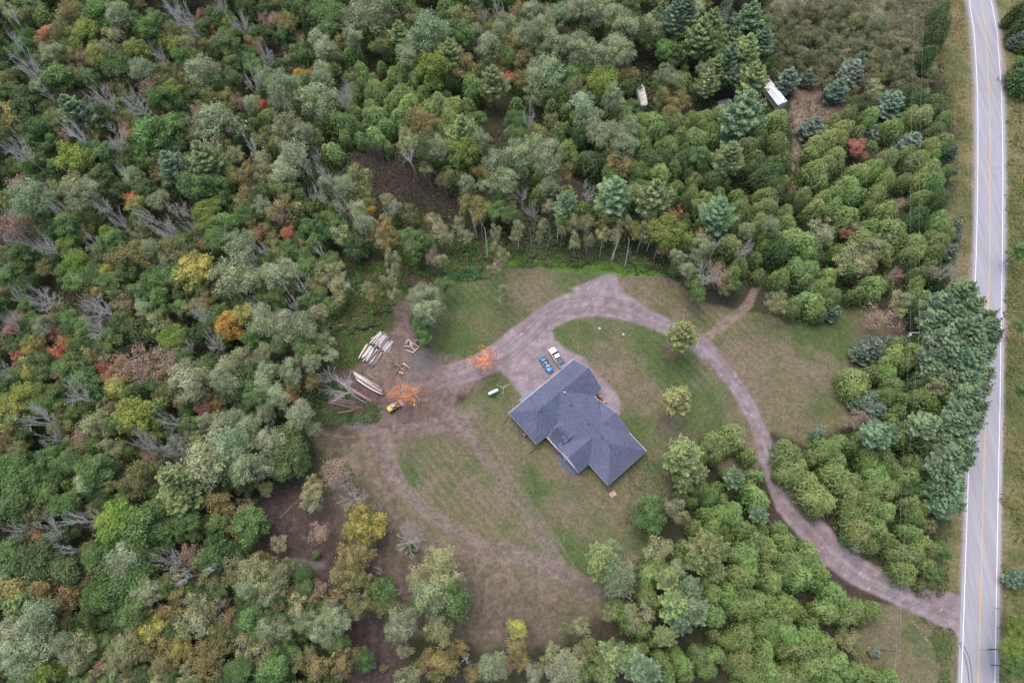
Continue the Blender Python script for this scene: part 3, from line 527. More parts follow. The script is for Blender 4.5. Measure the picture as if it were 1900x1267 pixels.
TREES = """@0 0 3.168
60 60 60 k|180 60 70 o|130 10 50 g|390 50 80 h|270 215 62 R|290 300 60 s|150 210 55 d|140 280 52 g|160 380 80 t|40 470 65 o|230 485 52 s|340 460 75 g|490 320 55 p|460 420 55 p|490 190 75 l|365 170 65 o|580 60 75 g|690 70 75 s|560 130 48 l|640 235 80 k|680 160 50 t|575 320 70 y|650 390 45 y|700 390 80 d|805 290 65 l|860 160 65 g|900 225 50 d|1000 170 60 o|1040 255 50 l|1100 250 50 k|980 60 70 t|1090 70 80 t|1185 90 45 r|1185 160 50 g|1265 165 50 r|1320 230 72 g|1330 120 48 l|1410 110 70 t|1225 250 60 o|1290 300 50 d|1385 200 55 d|1240 10 60 t|1450 50 60 d|1560 110 50 p|1490 270 60 h|1560 300 60 t|1180 420 88 s|1060 430 60 o|1290 390 26 j|1370 380 55 g|1440 460 70 t|1550 450 60 s|930 330 60 t|820 400 60 s|950 430 80 o|860 510 60 p|1000 520 55 l|930 570 70 g|415 620 85 w|290 540 50 x|610 545 85 t|800 620 95 t|545 620 42 p|190 560 70 d|150 640 80 d|60 680 85 h|210 760 80 d|90 880 95 t|370 780 50 p|430 800 80 x|240 900 60 d|300 830 45 g|430 930 95 l|520 990 45 h|640 800 100 t|740 770 50 j|700 850 50 o|590 880 60 g|560 950 40 d|900 800 110 g|980 760 90 g|970 670 50 r|1110 740 50 k|1160 640 50 p|1290 730 120 s|1230 590 80 o|1200 500 50 o|1330 560 60 o|1400 600 60 p|1530 620 45 j|1480 600 45 s|1290 850 55 h|1190 900 100 n|1250 980 70 k|1380 900 65 k|1470 860 60 x|1520 950 75 k|1000 950 95 w|1140 1080 80 g|1250 1080 55 g|920 1010 45 h|780 1030 60 s|690 1010 50 x|470 1130 100 s|540 1080 60 s|300 1050 60 v|100 1060 70 p|170 1160 110 s|40 1230 60 t|350 1210 60 t|780 1160 50 j|800 1200 55 y|690 1100 60 d|930 1170 70 s|600 1180 60 t|870 1240 60 t|1010 1080 50 d|1080 1200 60 t|1210 1230 70 l|1320 1180 60 d|1470 1130 60 p|1430 1170 60 o|1540 1210 55 s|1000 1230 50 x|560 1210 40 x|420 1240 50 g|60 100 50 x|60 240 60 x|740 560 40 h|1060 610 45 d|900 700 40 d|1500 740 50 d|1450 790 50 d
@500 0 3.168
20 110 50 p|110 130 80 h|90 220 55 d|180 230 38 p|280 210 60 s|320 270 60 s|260 100 80 v|340 60 80 g|120 30 90 v|490 100 95 s|620 70 110 s|700 150 60 d|600 200 35 y|490 200 60 s|760 170 62 n|940 160 105 s|830 60 70 o|900 110 60 v|1040 60 90 v|1130 90 80 o|1220 50 50 h|1270 60 45 t|1380 30 60 t|1440 70 40 p|1480 40 50 h|1390 120 60 k|1550 60 60 s|1210 170 40 s|1060 290 80 n|1140 240 45 k|1280 260 90 s|1420 230 75 h|1510 190 70 s|1490 340 60 h|1400 330 50 g|960 400 90 l|1150 410 70 h|1160 350 50 h|1310 450 85 n|1300 560 60 n|1410 450 50 j|1480 460 70 h|1560 420 50 s|380 390 35 n|180 430 48 a|250 420 45 r|310 400 50 s|310 470 60 s|400 480 75 t|420 560 60 t|80 480 80 s|60 570 85 s|170 560 60 s|290 580 100 s|120 330 45 h|230 340 45 c|100 740 105 k|200 770 60 s|260 800 50 o|130 920 110 s|70 1000 80 s|90 1100 80 g|230 980 50 x|310 990 50 x|370 1030 55 x|220 1130 50 x|290 1150 50 x|270 900 40 t|510 1050 80 o|540 1000 50 o|420 1190 70 t|590 1230 35 a|690 1170 50 k|740 1210 40 s|700 1220 40 t|80 1230 90 h|300 1200 60 c|240 1230 50 c|870 720 100 h|820 830 70 k|930 790 60 o|960 710 50 h|1140 760 110 n|1240 720 70 t|980 870 80 s|1140 890 85 l|830 890 70 x|920 980 50 o|1050 1030 70 o|1230 1000 60 h|1160 1080 60 s|1340 960 95 s|1280 1090 50 s|1450 900 90 s|1440 790 60 g|1380 1050 80 s|1550 850 70 s|1480 1010 50 s|1500 1120 60 t|960 1230 55 k|1190 1190 65 h|1260 1230 50 y|1400 1180 60 o|1520 690 60 t|1550 1220 50 t|1560 560 60 k|1450 620 50 c|1390 620 50 t|560 1240 30 h|590 500 25 x|1340 640 50 d|820 1240 50 o|740 1050 60 t|100 1180 50 d
@1000 0 3.168
20 140 80 s|80 220 70 s|60 90 60 h|110 80 60 s|180 60 60 s|240 30 70 s|300 90 60 s|370 60 80 s|440 80 70 s|520 140 80 s|570 150 50 g|480 60 60 s|650 130 55 s|700 160 60 s|720 190 60 s|590 110 40 h|100 240 60 h|150 260 50 s|260 250 90 s|330 310 70 s|430 250 70 s|480 300 80 s|560 280 75 s|620 310 50 s|420 350 60 s|380 470 90 l|440 570 80 s|330 560 60 c|500 440 60 h|560 430 50 h|240 350 60 s|40 420 100 s|20 300 50 s|160 490 50 t|250 620 90 s|310 700 80 s|380 780 100 s|500 820 90 s|530 740 60 s|430 640 60 c|550 620 50 g|730 40 60 n|800 60 80 w|870 40 90 w|830 330 90 v|760 300 70 g|960 180 100 n|880 150 60 n|920 40 60 s|1020 170 110 n|1090 60 60 v|1040 390 85 n|1130 320 90 w|1000 460 70 n|1220 280 100 n|1280 440 90 n|1160 420 60 w|740 430 60 s|800 460 50 s|720 560 60 h|840 570 70 h|780 620 60 h|900 570 50 o|930 510 40 o|1240 100 120 w|1140 60 60 t|1150 200 60 w|1320 220 80 w
@0 400 3.168
50 50 80 p|230 140 90 t|60 120 60 t|130 30 60 p|150 230 70 d|400 60 70 g|640 100 50 l|400 160 55 l|410 210 50 g|530 160 60 t|690 40 60 t|820 90 75 o|560 240 65 o|740 230 105 h|690 200 50 h|960 50 80 t|1020 70 70 t|1110 30 60 t|1010 200 95 o|870 190 50 s|860 260 50 h|1090 130 40 g|1230 60 70 l|1320 70 80 g|1200 150 50 p|1480 60 60 h|1410 160 90 s|1150 200 50 d|450 290 80 l|500 350 70 g|380 320 60 g|620 330 50 y|720 340 60 g|900 370 70 g|940 290 50 x|1010 340 50 g|550 430 75 h|430 380 60 g|250 300 50 o|140 360 70 d|40 420 60 o|60 340 60 g|250 480 115 t|120 420 60 d|60 280 50 t|800 450 60 g|650 400 60 g|540 530 90 t|620 540 80 x|460 500 60 t|740 500 50 p|700 560 50 o|830 540 55 s|930 480 65 g|1060 540 50 g|980 550 40 g|920 620 75 k|790 680 95 v|710 640 60 d|580 660 85 t|610 620 75 l|630 730 60 g|400 600 60 g|480 650 60 g|250 640 60 s|30 560 70 t|60 480 50 t|110 590 50 p|90 660 60 r|30 640 60 t|200 690 60 d|1140 330 100 y|1080 370 55 R|1030 420 30 y|1380 340 130 s|1450 290 60 s|1550 320 50 s|1180 460 60 k|1270 450 50 o|1150 540 60 h|1220 520 60 h|1290 560 50 g|1140 600 80 t|1320 640 75 a|1430 570 60 y|1400 690 40 a|1500 470 40 t|1030 640 30 r|1010 720 70 l|1100 710 60 d|1080 760 50 t|1230 740 70 t|1200 680 50 d|1540 620 80 s|1530 560 60 s|340 700 55 r|390 750 65 j|110 820 62 r|170 760 60 y|230 740 50 h|230 790 50 p|320 810 60 j|170 900 70 y|100 920 50 g|30 900 60 t|250 920 50 g|420 900 100 g|360 920 50 R|500 830 60 o|480 970 80 g|610 900 60 r|640 960 50 R|700 900 60 h|790 870 120 p|850 940 80 p|970 850 90 p|1010 810 50 t|700 1010 70 y|640 1060 40 l|560 1040 60 g|800 1060 70 d|900 1010 60 d|60 1060 60 o|160 1060 80 l|60 1150 90 y|200 1170 90 t|300 1080 60 g|410 1060 90 t|240 1120 60 g|1100 980 110 s|1080 900 60 s|980 970 60 o|1160 1040 60 s|1060 1080 60 h|1210 1110 65 r|1270 1130 55 h|1310 960 80 s|1400 1010 80 g|1290 1050 50 o|1360 860 80 k|1440 830 70 k|1480 720 60 g|1540 800 60 s|1540 1010 60 s|1450 1140 50 d|1560 1160 60 s|820 1190 120 l|880 1160 60 g|680 1140 60 p|720 1110 40 p|1000 1190 70 t|900 1120 60 t|560 1230 100 k|430 1160 50 g|1200 1210 50 s|1270 1150 60 s|1340 1230 90 s|1440 1240 70 s|40 1250 60 h|350 1230 60 o
@0 800 2.714
30 40 55 h|60 210 90 g|130 220 80 g|90 330 90 g|30 360 55 g|220 40 60 t|240 130 55 g|330 160 60 g|330 60 40 g|400 40 60 p|490 40 100 k|560 80 60 k|460 190 80 g|490 150 50 s|430 240 60 s|560 200 50 d|660 50 60 t|720 70 60 t|750 120 50 p|800 90 80 t|700 220 85 o|650 300 60 o|730 190 50 g|640 250 50 p|870 240 100 n|900 330 90 n|830 360 60 k|940 300 60 n|980 60 50 k|1060 120 130 s|1160 80 90 s|1230 60 60 s|960 180 50 h|1240 180 75 s|1040 200 60 s|1270 250 45 h|1090 360 80 h|1060 410 70 h|1150 460 60 h|1240 380 55 p|1200 410 40 x|1260 470 75 g|1200 500 50 o|930 450 60 g|400 440 70 x|450 460 60 t|210 490 90 t|60 490 60 t|180 540 60 j|340 600 70 x|440 600 60 o|300 630 40 p|580 450 90 l|700 480 110 g|780 460 60 d|650 560 60 g|700 600 40 y|540 520 50 d|320 370 60 g|190 410 70 o|280 350 50 g|100 450 50 d|170 300 50 d|110 640 120 d|200 680 90 d|60 600 60 g|600 650 90 s|540 700 100 d|640 720 100 g|470 640 60 g|350 700 90 d|310 760 60 p|180 780 100 h|60 790 90 h|130 860 85 n|350 830 75 h|300 860 60 h|420 760 50 h|60 880 60 n|730 810 75 s|690 820 50 s|600 850 80 d|500 830 70 g|550 960 60 d|440 930 60 d|680 900 70 g|850 670 80 t|900 700 80 x|870 740 60 h|950 620 60 p|1090 610 100 d|1080 650 60 x|1050 760 60 o|1100 790 50 g|1180 720 80 o|1270 700 90 k|1300 790 90 k|1240 780 60 s|1340 830 50 s|980 820 60 d|900 860 80 h|820 900 50 h|1000 880 90 k|960 960 80 k|920 940 60 s|1100 880 50 t|1080 940 50 x|1160 950 60 h|1130 860 40 p|1280 960 80 g|1330 1000 60 s|760 980 60 y|710 940 60 h|700 1020 50 h|740 1070 60 h|650 1040 60 k|600 1100 80 k|640 1160 90 o|560 1150 60 k|850 1120 70 h|900 1090 50 y|820 1180 60 h|990 1120 70 h|1080 1100 70 h|1050 1180 80 h|1150 1060 60 o|1240 1080 70 k|1300 1130 70 k|1200 1200 70 g|1180 1230 60 n|1290 1210 50 v|950 1220 60 k|780 1240 60 k|90 1010 90 s|180 960 90 s|230 1010 80 s|180 1090 90 s|60 1130 90 s|30 1030 60 s|130 1180 80 s|220 1210 80 l|280 1200 60 l|380 1110 80 k|400 1170 60 k|310 1080 60 s|330 1170 50 x|500 1200 60 p|600 1250 60 k|100 1250 60 g|460 1250 50 o|20 720 40 d|260 700 60 h|750 700 60 o|540 620 60 g|300 530 60 d
@480 800 2.714
60 40 80 s|130 60 80 g|170 140 80 g|110 180 60 g|30 170 60 s|90 10 50 s|270 300 50 k|260 350 60 k|270 250 35 k|390 200 80 p|370 250 60 t|430 190 60 p|500 430 70 y|560 480 75 y|480 500 50 y|600 450 40 y|570 390 38 t|300 500 50 p|100 570 45 k|290 620 22 g|760 490 80 t|770 590 30 g|510 620 75 h|440 660 75 h|430 730 70 o|480 740 60 o|530 750 42 o|560 790 30 y|630 800 60 g|600 820 45 g|640 880 70 o|600 860 50 o|500 860 60 o|490 900 45 k|590 700 40 x|710 810 40 x|380 850 60 h|350 870 50 x|900 640 75 k|940 700 80 k|850 720 75 k|790 740 50 k|930 610 40 k|860 830 90 s|950 850 90 g|810 860 50 g|900 880 60 g|720 960 80 s|780 980 75 s|680 1010 60 s|910 1000 70 k|960 1030 70 k|900 960 50 k|740 1100 50 k|850 1020 40 o|1010 1090 50 h|840 1160 60 h|900 1180 80 h|960 1160 60 h|820 1180 40 y|740 1240 60 k|1040 1130 50 x|1300 990 48 y|1290 1100 55 h|1310 1150 50 h|1180 1180 70 s|1200 1230 60 s|1090 1220 50 h|1260 1180 40 p|420 1160 75 h|390 1200 60 h|470 1120 40 h|530 1150 50 d|290 1180 70 h|260 1220 60 h|240 1140 60 o|400 950 60 s|250 950 60 s|200 880 70 k|260 840 50 h|130 1000 60 s|170 830 60 p|60 960 60 g|60 860 60 k|80 750 80 k|60 690 60 k|20 640 50 h|150 680 60 o|300 790 50 p|350 930 60 s|300 1000 60 s|440 960 40 o|60 1060 60 k|110 1130 60 d|80 1200 70 g|30 1130 60 k|400 1250 40 t|630 1190 25 h
@950 800 2.714
870 110 95 n|940 200 60 n|830 170 50 n|870 250 50 n|1010 90 60 o|1080 90 35 u|1130 230 55 w|1250 410 50 w|690 390 70 g|720 440 60 g|650 460 40 g|680 350 40 g|740 590 70 k|700 570 40 k|840 400 70 k|780 370 50 o|860 590 50 c|1000 590 95 n|950 650 60 n|1040 700 50 n|460 650 90 n|530 720 90 s|500 610 60 s|590 660 50 p|580 760 50 n|540 800 60 t|730 700 90 c|790 740 60 n|830 690 50 s|900 790 70 w|850 880 100 n|920 900 80 w|860 950 60 w|680 790 60 c|700 720 50 k|520 890 60 c|570 920 60 c|640 920 75 k|480 910 40 k|350 980 42 k|280 990 40 o|590 980 60 c|650 1000 60 c|780 1030 60 n|720 1040 50 c|510 1130 75 n|480 1180 50 n|560 1160 50 n|640 1190 80 w|700 1210 60 w|610 1120 60 c|380 1100 60 o|420 1200 60 c|320 1150 60 k|260 1210 80 s|180 1180 50 h|220 1120 50 k|300 1220 60 s|110 1220 50 s|650 1090 50 c|360 1230 60 c|480 1240 50 n|750 1150 60 c|820 1120 60 c|870 1180 70 c|950 1130 70 c|990 1200 60 c|780 1220 60 c|880 1240 50 c|1080 1170 40 c
@950 250 3.62
690 380 135 w|960 380 115 n|1470 120 110 n|1390 500 125 w|1060 650 115 l|1080 540 80 j|1030 740 60 h|370 440 85 w|370 370 50 n|340 500 50 w|250 330 70 s|340 240 65 h|720 180 90 h|790 240 40 h|250 130 110 s|60 130 90 s|90 220 80 s|640 60 90 s|500 380 80 x|480 320 50 x|70 400 70 t|155 500 65 x|260 480 60 k|210 600 40 k|340 640 35 k|430 600 60 k|500 590 55 k|420 710 45 k|520 700 45 k|610 590 55 o|620 660 50 k|720 620 45 k|700 680 40 k|820 610 50 y|850 660 50 y|780 590 35 k|890 620 40 k|900 680 35 k|40 620 50 k|30 560 50 o|180 680 30 k|1290 660 60 h|1280 740 80 s|1240 820 60 s|1400 700 70 x|1570 720 80 t|1560 790 50 t|1390 930 90 p|1330 960 80 t|1290 850 50 t|1180 900 60 s|1240 980 60 g|1560 430 35 r|1750 600 70 s|1680 700 60 c|1640 830 60 c|1250 1060 60 g|1500 1000 50 g
@400 300 3.168
200 180 60 t|190 190 40 p|280 60 60 o|90 60 60 o|420 80 100 s|400 160 70 g|160 60 60 h|400 300 70 h|300 300 50 g|350 320 50 t|430 420 45 j|430 380 40 p|240 420 50 j|110 390 40 j|170 470 90 s|120 460 60 n|200 560 60 t|270 520 60 x|50 570 50 t|130 650 120 s|60 650 60 s|200 680 70 s|380 660 100 s|440 620 60 s|340 620 60 s|280 790 60 g|500 740 45 x|460 840 60 x|610 640 75 k|660 690 60 k|730 740 50 k|700 640 60 k|600 720 50 h|720 800 40 k|560 700 50 k|610 540 50 x|780 680 50 x|520 490 45 o|330 480 60 o|560 380 60 g|640 340 60 g|540 260 50 g|600 240 50 p|650 420 60 d|760 270 85 t|860 340 70 s|830 270 50 s|900 270 36 a|740 430 60 k|700 260 50 o|1010 260 40 t|1060 270 38 n|980 200 40 k|970 370 60 h|990 440 60 h|930 440 50 h|1050 430 50 h|1290 280 50 k|1280 340 55 k|1310 410 60 k|1360 440 40 k|1280 560 45 p|1330 570 40 k|1430 360 50 k|1460 430 50 k|1040 570 50 k|1050 630 45 k|900 740 45 k|930 790 45 h|1020 700 45 k|1050 780 40 k|1500 220 55 y|1540 260 50 y|1500 280 45 y|1550 330 40 y|820 480 80 d|1230 790 80 s|1180 800 60 k|1240 870 75 s|1290 850 50 k|1210 980 50 g|1230 1030 45 g|1180 940 40 g|1340 720 50 g|330 900 90 s|400 960 100 s|500 960 80 s|530 1100 80 g|480 1130 60 g|300 1120 80 s|170 1120 90 k|120 1160 60 k|560 1170 60 s|440 1220 70 s|290 1230 70 s|650 1120 60 k|640 1060 50 k|600 1040 60 k|40 950 75 a|100 1000 50 a|170 890 60 y|60 1220 60 s|670 1220 75 t|640 970 30 t|1400 320 40 g|1190 460 60 g|1120 430 50 g|1240 480 50 g|1160 520 50 g
@300 600 3.96
450 380 80 g|560 400 80 g|500 440 60 s|760 460 90 s|850 520 90 s|800 560 60 s|930 540 60 j|950 500 60 k|1110 430 80 h|1160 450 50 h|980 330 100 s|900 370 60 s|1000 660 95 s|1030 600 60 s|950 760 60 s|1110 770 50 s|780 700 110 g|760 780 80 s|720 820 60 s|470 790 120 s|370 880 110 s|560 830 90 s|430 950 110 s|350 1010 80 k|260 860 90 h|230 820 60 k|620 1030 100 s|680 1080 80 s|560 1060 60 s|660 1190 50 j|920 900 110 g|880 1060 80 g|980 960 80 g|1040 990 60 g|250 390 120 s|160 420 80 s|200 520 60 s|130 590 90 h|350 590 90 r|400 640 60 p|440 560 90 o|350 720 70 s|80 720 100 t|120 780 70 t|90 880 70 w|70 910 100 t|1250 400 110 t|330 1140 60 k|400 1200 60 h|100 1160 120 g|60 1100 90 n|200 1180 90 g
@600 320 4.75
1520 530 60 k|1520 650 50 k|1590 720 48 k|1520 860 60 k|1540 800 50 p|1580 1040 50 k|1590 1100 50 k|1700 470 60 k|1690 560 45 k|1250 100 90 s|1440 130 55 s|1110 80 90 h|1090 150 60 h|1640 360 80 g|1780 190 60 t|1860 370 55 t|1230 440 60 k|1580 90 60 s|1600 30 60 s
@1300 0 3.167
70 110 80 n|270 80 130 w|100 330 110 w|270 390 110 n|260 640 150 w|520 450 68 u|635 440 50 u|160 850 110 n|130 1200 110 n|370 150 60 g|350 250 60 w|460 620 50 k|530 680 60 k|810 510 65 u|900 400 85 u|940 340 45 u|1030 500 50 k|1050 450 35 h|1140 590 95 u|670 730 75 u|740 830 110 e|640 900 60 c|840 760 80 e|880 670 55 e|1000 680 70 e|1010 770 55 u|1130 750 85 e|1240 830 85 u|930 870 58 r|1000 860 45 g|790 930 90 e|680 1010 95 e|930 1020 95 e|1100 930 80 e|1090 1060 75 e|1220 900 60 e|1200 1060 60 e|1420 150 75 v|1420 50 70 v|1400 230 50 v|1885 60 60 v|1880 160 50 v|1490 880 35 u|1500 990 25 u|1340 330 60 v|1310 370 50 v|1420 370 18 r|260 1170 40 r|600 1150 70 e|720 1170 70 e|820 1160 60 e|1180 1190 40 p|1100 20 25 o|1870 220 40 u|1880 360 40 g
@1400 400 3.168
540 105 42 r|790 265 40 h|830 310 50 t|840 350 40 r|1050 330 50 h|1100 300 50 t|1200 320 70 t|1190 280 70 w|1100 370 60 v|1010 320 45 o|1180 60 60 u|1160 200 50 u|1190 130 40 u|760 590 100 p|700 610 50 p|860 480 60 k|870 560 40 k|600 460 60 c|1250 430 80 w|1110 500 90 w|1180 570 90 w|1300 520 80 w|1080 600 80 w|1170 650 90 w|1290 640 90 w|1400 640 60 w|1420 700 60 w|1300 730 90 w|1120 720 90 w|1200 780 80 w|1070 820 80 w|1290 840 100 w|1370 800 70 w|1180 860 80 w|1060 900 70 w|1370 920 60 w|1260 950 90 w|1160 940 60 w|1060 1000 100 k|1000 1080 90 c|1110 1080 70 c|1270 1050 90 w|1350 1020 60 w|1240 1130 80 w|1330 1120 60 w|1200 1200 80 w|1100 1170 60 c|1020 1220 90 w|1290 1210 80 w|1150 1250 60 w|700 770 90 u|640 800 60 u|790 740 60 u|850 750 60 c|600 970 110 e|680 930 60 e|810 830 90 c|870 880 60 c|780 920 70 c|820 1000 80 c|770 1060 70 c|860 1080 60 c|700 1070 60 u|640 1090 70 u|720 1150 80 u|850 1150 60 c|620 1170 60 p|560 1210 50 p|690 1230 70 u|800 1220 70 c|920 500 50 c|960 560 50 c|980 640 50 c|950 450 50 c|400 1250 30 u|470 560 50 u|1580 1030 40 g|1570 200 50 g|1560 650 40 g|1350 500 50 w|1400 580 40 w
@1350 780 2.602
300 160 90 e|240 170 50 e|320 250 90 e|380 310 90 e|440 370 90 e|430 430 50 e|470 140 85 c|530 200 60 c|540 100 55 c|450 65 40 u|590 130 50 c|690 90 75 c|740 130 60 c|680 180 70 c|760 190 70 c|720 260 80 c|800 240 55 c|600 290 60 e|600 370 70 e|700 330 70 e|780 330 70 e|680 420 90 e|600 460 70 e|760 430 70 e|640 530 75 e|720 530 80 e|780 590 50 e|680 600 60 e|740 725 60 k|690 720 30 k|800 60 50 w|740 60 70 w|940 120 90 v|1000 150 50 v|900 200 60 e|960 240 60 e|880 280 70 c|940 330 60 c|880 340 50 d|1100 60 90 w|1180 50 70 w|1050 90 60 w|1160 120 60 w|1080 170 80 w|1160 190 50 w|1080 250 70 w|1100 330 70 w|1060 400 70 w|1020 330 50 w|1120 410 40 w|1020 210 50 w|940 420 60 e|900 460 60 c|970 500 50 e|880 540 60 c|930 590 70 e|980 620 60 e|900 660 70 c|830 640 60 c|860 730 70 e|960 700 60 e|800 780 40 c|880 800 60 c|940 790 40 e|990 740 50 g|1030 600 30 g|1040 640 40 g|300 460 70 e|250 430 50 e|350 540 70 e|400 590 55 e|280 580 70 c|250 520 50 e|420 530 45 e|390 650 80 c|300 680 70 c|350 750 90 c|430 720 70 c|280 740 60 c|420 790 50 c|520 850 80 c|480 920 75 c|580 920 90 c|560 980 70 c|640 940 50 c|700 920 60 c|600 1080 60 o|640 1110 40 o|560 1030 40 o|300 900 80 c|350 930 50 c|400 1040 90 c|460 1090 90 c|360 1110 90 c|530 1170 80 c|440 1190 90 c|580 1220 60 c|650 1220 70 c|720 1250 70 c|780 1240 50 c|720 1115 32 u|1380 1110 60 l|1400 1190 60 g|1400 1000 40 l|1420 900 60 o|1415 760 50 u|1420 1100 40 g|630 600 25 t"""
def parse():
    out = []
    ox = oy = 0; s = 1
    for ln in TREES.strip().split('\n'):
        if ln[0] == '@': ox, oy, s = map(float, ln[1:].split()); continue
        for e in ln.split('|'):
            x, y, r, k = e.split(); out.append([ox+float(x)/s, oy+float(y)/s, float(r)/s, k])
    keep = []
    for e in out:
        if any(math.hypot(e[0]-f[0], e[1]-f[1]) < (.42 if e[3] == f[3] else (.16 if e[3] in 'tx' else .33))*(e[2]+f[2]) for f in keep): continue
        keep.append(e)
    return keep
SPECIAL = {  # hand labelled: nearest listed tree gets this label
 (899,663,27,'j'): 'coral orange thin maple between the gravel drive and the propane tank', (748,728,27,'j'): 'coral red and orange maple beside the yellow loader',
 (1269,614,31,'n'): 'lone golden green pine beside the gravel drive in the lawn', (1262,738,30,'n'): 'lone pale pine standing in the middle of the front lawn'}
treelist = [[a, b, c, d, lab] for (a, b, c, d), lab in SPECIAL.items()]+[e+[None] for e in parse()]
rnd = random.Random(5)
# fill: cedars and gaps
CEDAR_P = [([(1010,250),(1120,200),(1200,200),(1310,205),(1440,200),(1478,260),(1482,330),(1468,400),(1450,470),(1420,520),(1380,480),(1290,420),(1200,330),(1060,300)], 25, 'cccev'),
 ([(1410,500),(1440,400),(1480,350),(1600,340),(1700,370),(1705,520),(1640,540),(1580,545),(1520,590),(1450,570),(1410,530)], 29, 'cceck'),
 ([(1490,250),(1600,200),(1700,230),(1700,360),(1600,350),(1500,330)], 30, 'ceec'),
 ([(1655,200),(1690,160),(1760,180),(1765,300),(1755,420),(1740,500),(1700,500),(1690,400),(1690,280)], 28, 'ccve'),
 ([(1245,860),(1300,810),(1405,800),(1412,900),(1425,950),(1440,1080),(1540,1180),(1560,1290),(1380,1290),(1300,1180),(1240,1150),(1180,1120),(1200,1040),(1260,1000)], 27, 'cccce'),
 ([(1430,930),(1500,970),(1540,1080),(1450,1090)], 34, 'ce'),
 ([(1520,820),(1640,780),(1700,800),(1720,900),(1740,1000),(1740,1080),(1680,1090),(1660,1010),(1620,960),(1560,930)], 33, 'cce'),
 ([(1440,820),(1520,815),(1570,880),(1540,960),(1500,940),(1450,880)], 33, 'e'),
 ([(640,140),(760,110),(900,160),(910,230),(880,260),(760,260),(640,230),(560,260),(560,200)], 23, 'cccc'),
 ([(520,200),(700,200),(820,240),(780,300),(690,290),(620,300),(560,250)], 26, 'ccd'),
 ([(1690,500),(1730,520),(1720,900),(1690,900),(1700,700)], 24, 'cv'),
 ([(1430,20),(1560,0),(1620,30),(1700,90),(1740,150),(1690,200),(1600,190),(1500,150),(1440,110)], 25, 'b'),
 ([(1895,60),(1980,40),(1980,170),(1910,150)], 34, 'vc')]
KEEP = [[(1418,128),(1436,128),(1460,172),(1462,186),(1440,196),(1414,170)], [(1176,150),(1200,146),(1210,190),(1186,200)], [(1476,164),(1522,160),(1562,196),(1530,214),(1500,224),(1480,232),(1468,210)], [(650,265),(700,278),(745,310),(790,335),(840,350),(860,375),(840,400),(790,392),(735,370),(690,338),(662,312)], [(900,175),(945,180),(940,235),(922,265),(895,240)], [(1180,85),(1208,85),(1215,150),(1196,150)], [(1392,560),(1385,545),(1400,540),(1408,552)], [(1280,180),(1345,150),(1350,190),(1290,200)]]
_ks = [(a, b, c*.8) for a, b, c in DRIVE[2:12]]+[]
def cleared(x, y, r):
    X_ = np.array([x], float); Y_ = np.array([y], float)
    if line_sd(X_, Y_, _ks)[0] > -r*.8 or line_sd(X_, Y_, SIDE[:4])[0] > -r*.55 or line_sd(X_, Y_, SIDE[7:])[0] > -r*.6: return True
    return any(poly_sd(X_, Y_, p)[0] > -r*.6 for p in KEEP)
def blocked(x, y, r):
    X_ = np.array([x], float); Y_ = np.array([y], float)
    return line_sd(X_, Y_, _ks)[0] > -r*.35 or any(poly_sd(X_, Y_, p)[0] > -r*.3 for p in KEEP)
treelist = [e for e in treelist if e[4] or not blocked(e[0], e[1], e[2])]
PTS = np.array([(e[0], e[1], e[2]) for e in treelist])
def gen_fill(poly, sp, kinds, r0, lim=.62):
    global PTS
    xs = [p[0] for p in poly]; ys = [p[1] for p in poly]; cells = []
    y = min(ys); row = 0
    while y < max(ys):
        x = min(xs)+(row % 2)*sp*.5
        while x < max(xs): cells.append((x+rnd.uniform(-.3, .3)*sp, y+rnd.uniform(-.3, .3)*sp)); x += sp
        y += sp*.84; row += 1
    rnd.shuffle(cells)
    for x, y in cells:
        if not inpoly(x, y, poly): continue
        r = r0*sp*rnd.choice((.62, .8, .95, 1.1, 1.3))
        if cleared(x, y, r): continue
        d = np.hypot(PTS[:, 0]-x, PTS[:, 1]-y)
        if (d < lim*(PTS[:, 2]+r*.6)).any(): continue
        treelist.append([x, y, r, rnd.choice(kinds), None]); PTS = np.vstack([PTS, (x, y, r)])
for poly, sp, kinds in CEDAR_P: gen_fill(poly, sp*(1.12 if 'c' in kinds or 'e' in kinds else .78), kinds, .80 if kinds != 'b' else .62, .50)
HOLLOW = [(648,268),(700,276),(760,318),(820,345),(860,385),(845,405),(795,398),(735,378),(685,345),(655,305)]
HOLLOW2 = [(905,170),(950,180),(945,240),(920,280),(890,250)]
# left woods: small filler trees where the listed crowns leave gaps
def lw_fill():
    global PTS
    sp = 23
    for j in range(70):
        for i in range(70):
            x = -60+i*sp+rnd.uniform(-8, 8); y = -70+j*sp*.9+rnd.uniform(-8, 8)
            if x > 1480 or y > 1330: continue
            if not inpoly(x, y, LEFTWOODS) or inpoly(x, y, HOLLOW) or inpoly(x, y, HOLLOW2): continue
            if 540 < x < 780 and 700 < y < 1060: continue
            if 850 < x < 1250 and 415 < y < 520 or 730 < x < 860 and 350 < y < 470: continue
            r = rnd.uniform(14, 21); d = np.hypot(PTS[:, 0]-x, PTS[:, 1]-y)
            if cleared(x, y, r) or (d < .72*PTS[:, 2]+r*.35).any(): continue
            k = rnd.choice('dggdocgo' if x < 560 else 'dggcoccs'); treelist.append([x, y, r, k, None]); PTS = np.vstack([PTS, (x, y, r)])
lw_fill()
GROUPS = {'elm_tree': 'dark elms in the woods', 'alder_tree': 'olive alders in the woods', 'basswood_tree': 'lime basswoods in the woods', 'aspen_tree': 'ochre aspens in the woods', 'maple_tree': 'maples in the woods', 'birch_tree': 'birches in the woods', 'poplar_tree': 'poplars in the woods', 'ash_tree': 'thinning trees in the woods', 'pine_tree': 'pines', 'spruce_tree': 'spruces', 'cedar_tree': 'cedars', 'dead_tree': 'dead bare trees', 'shrub': 'shrubs in the thicket'}
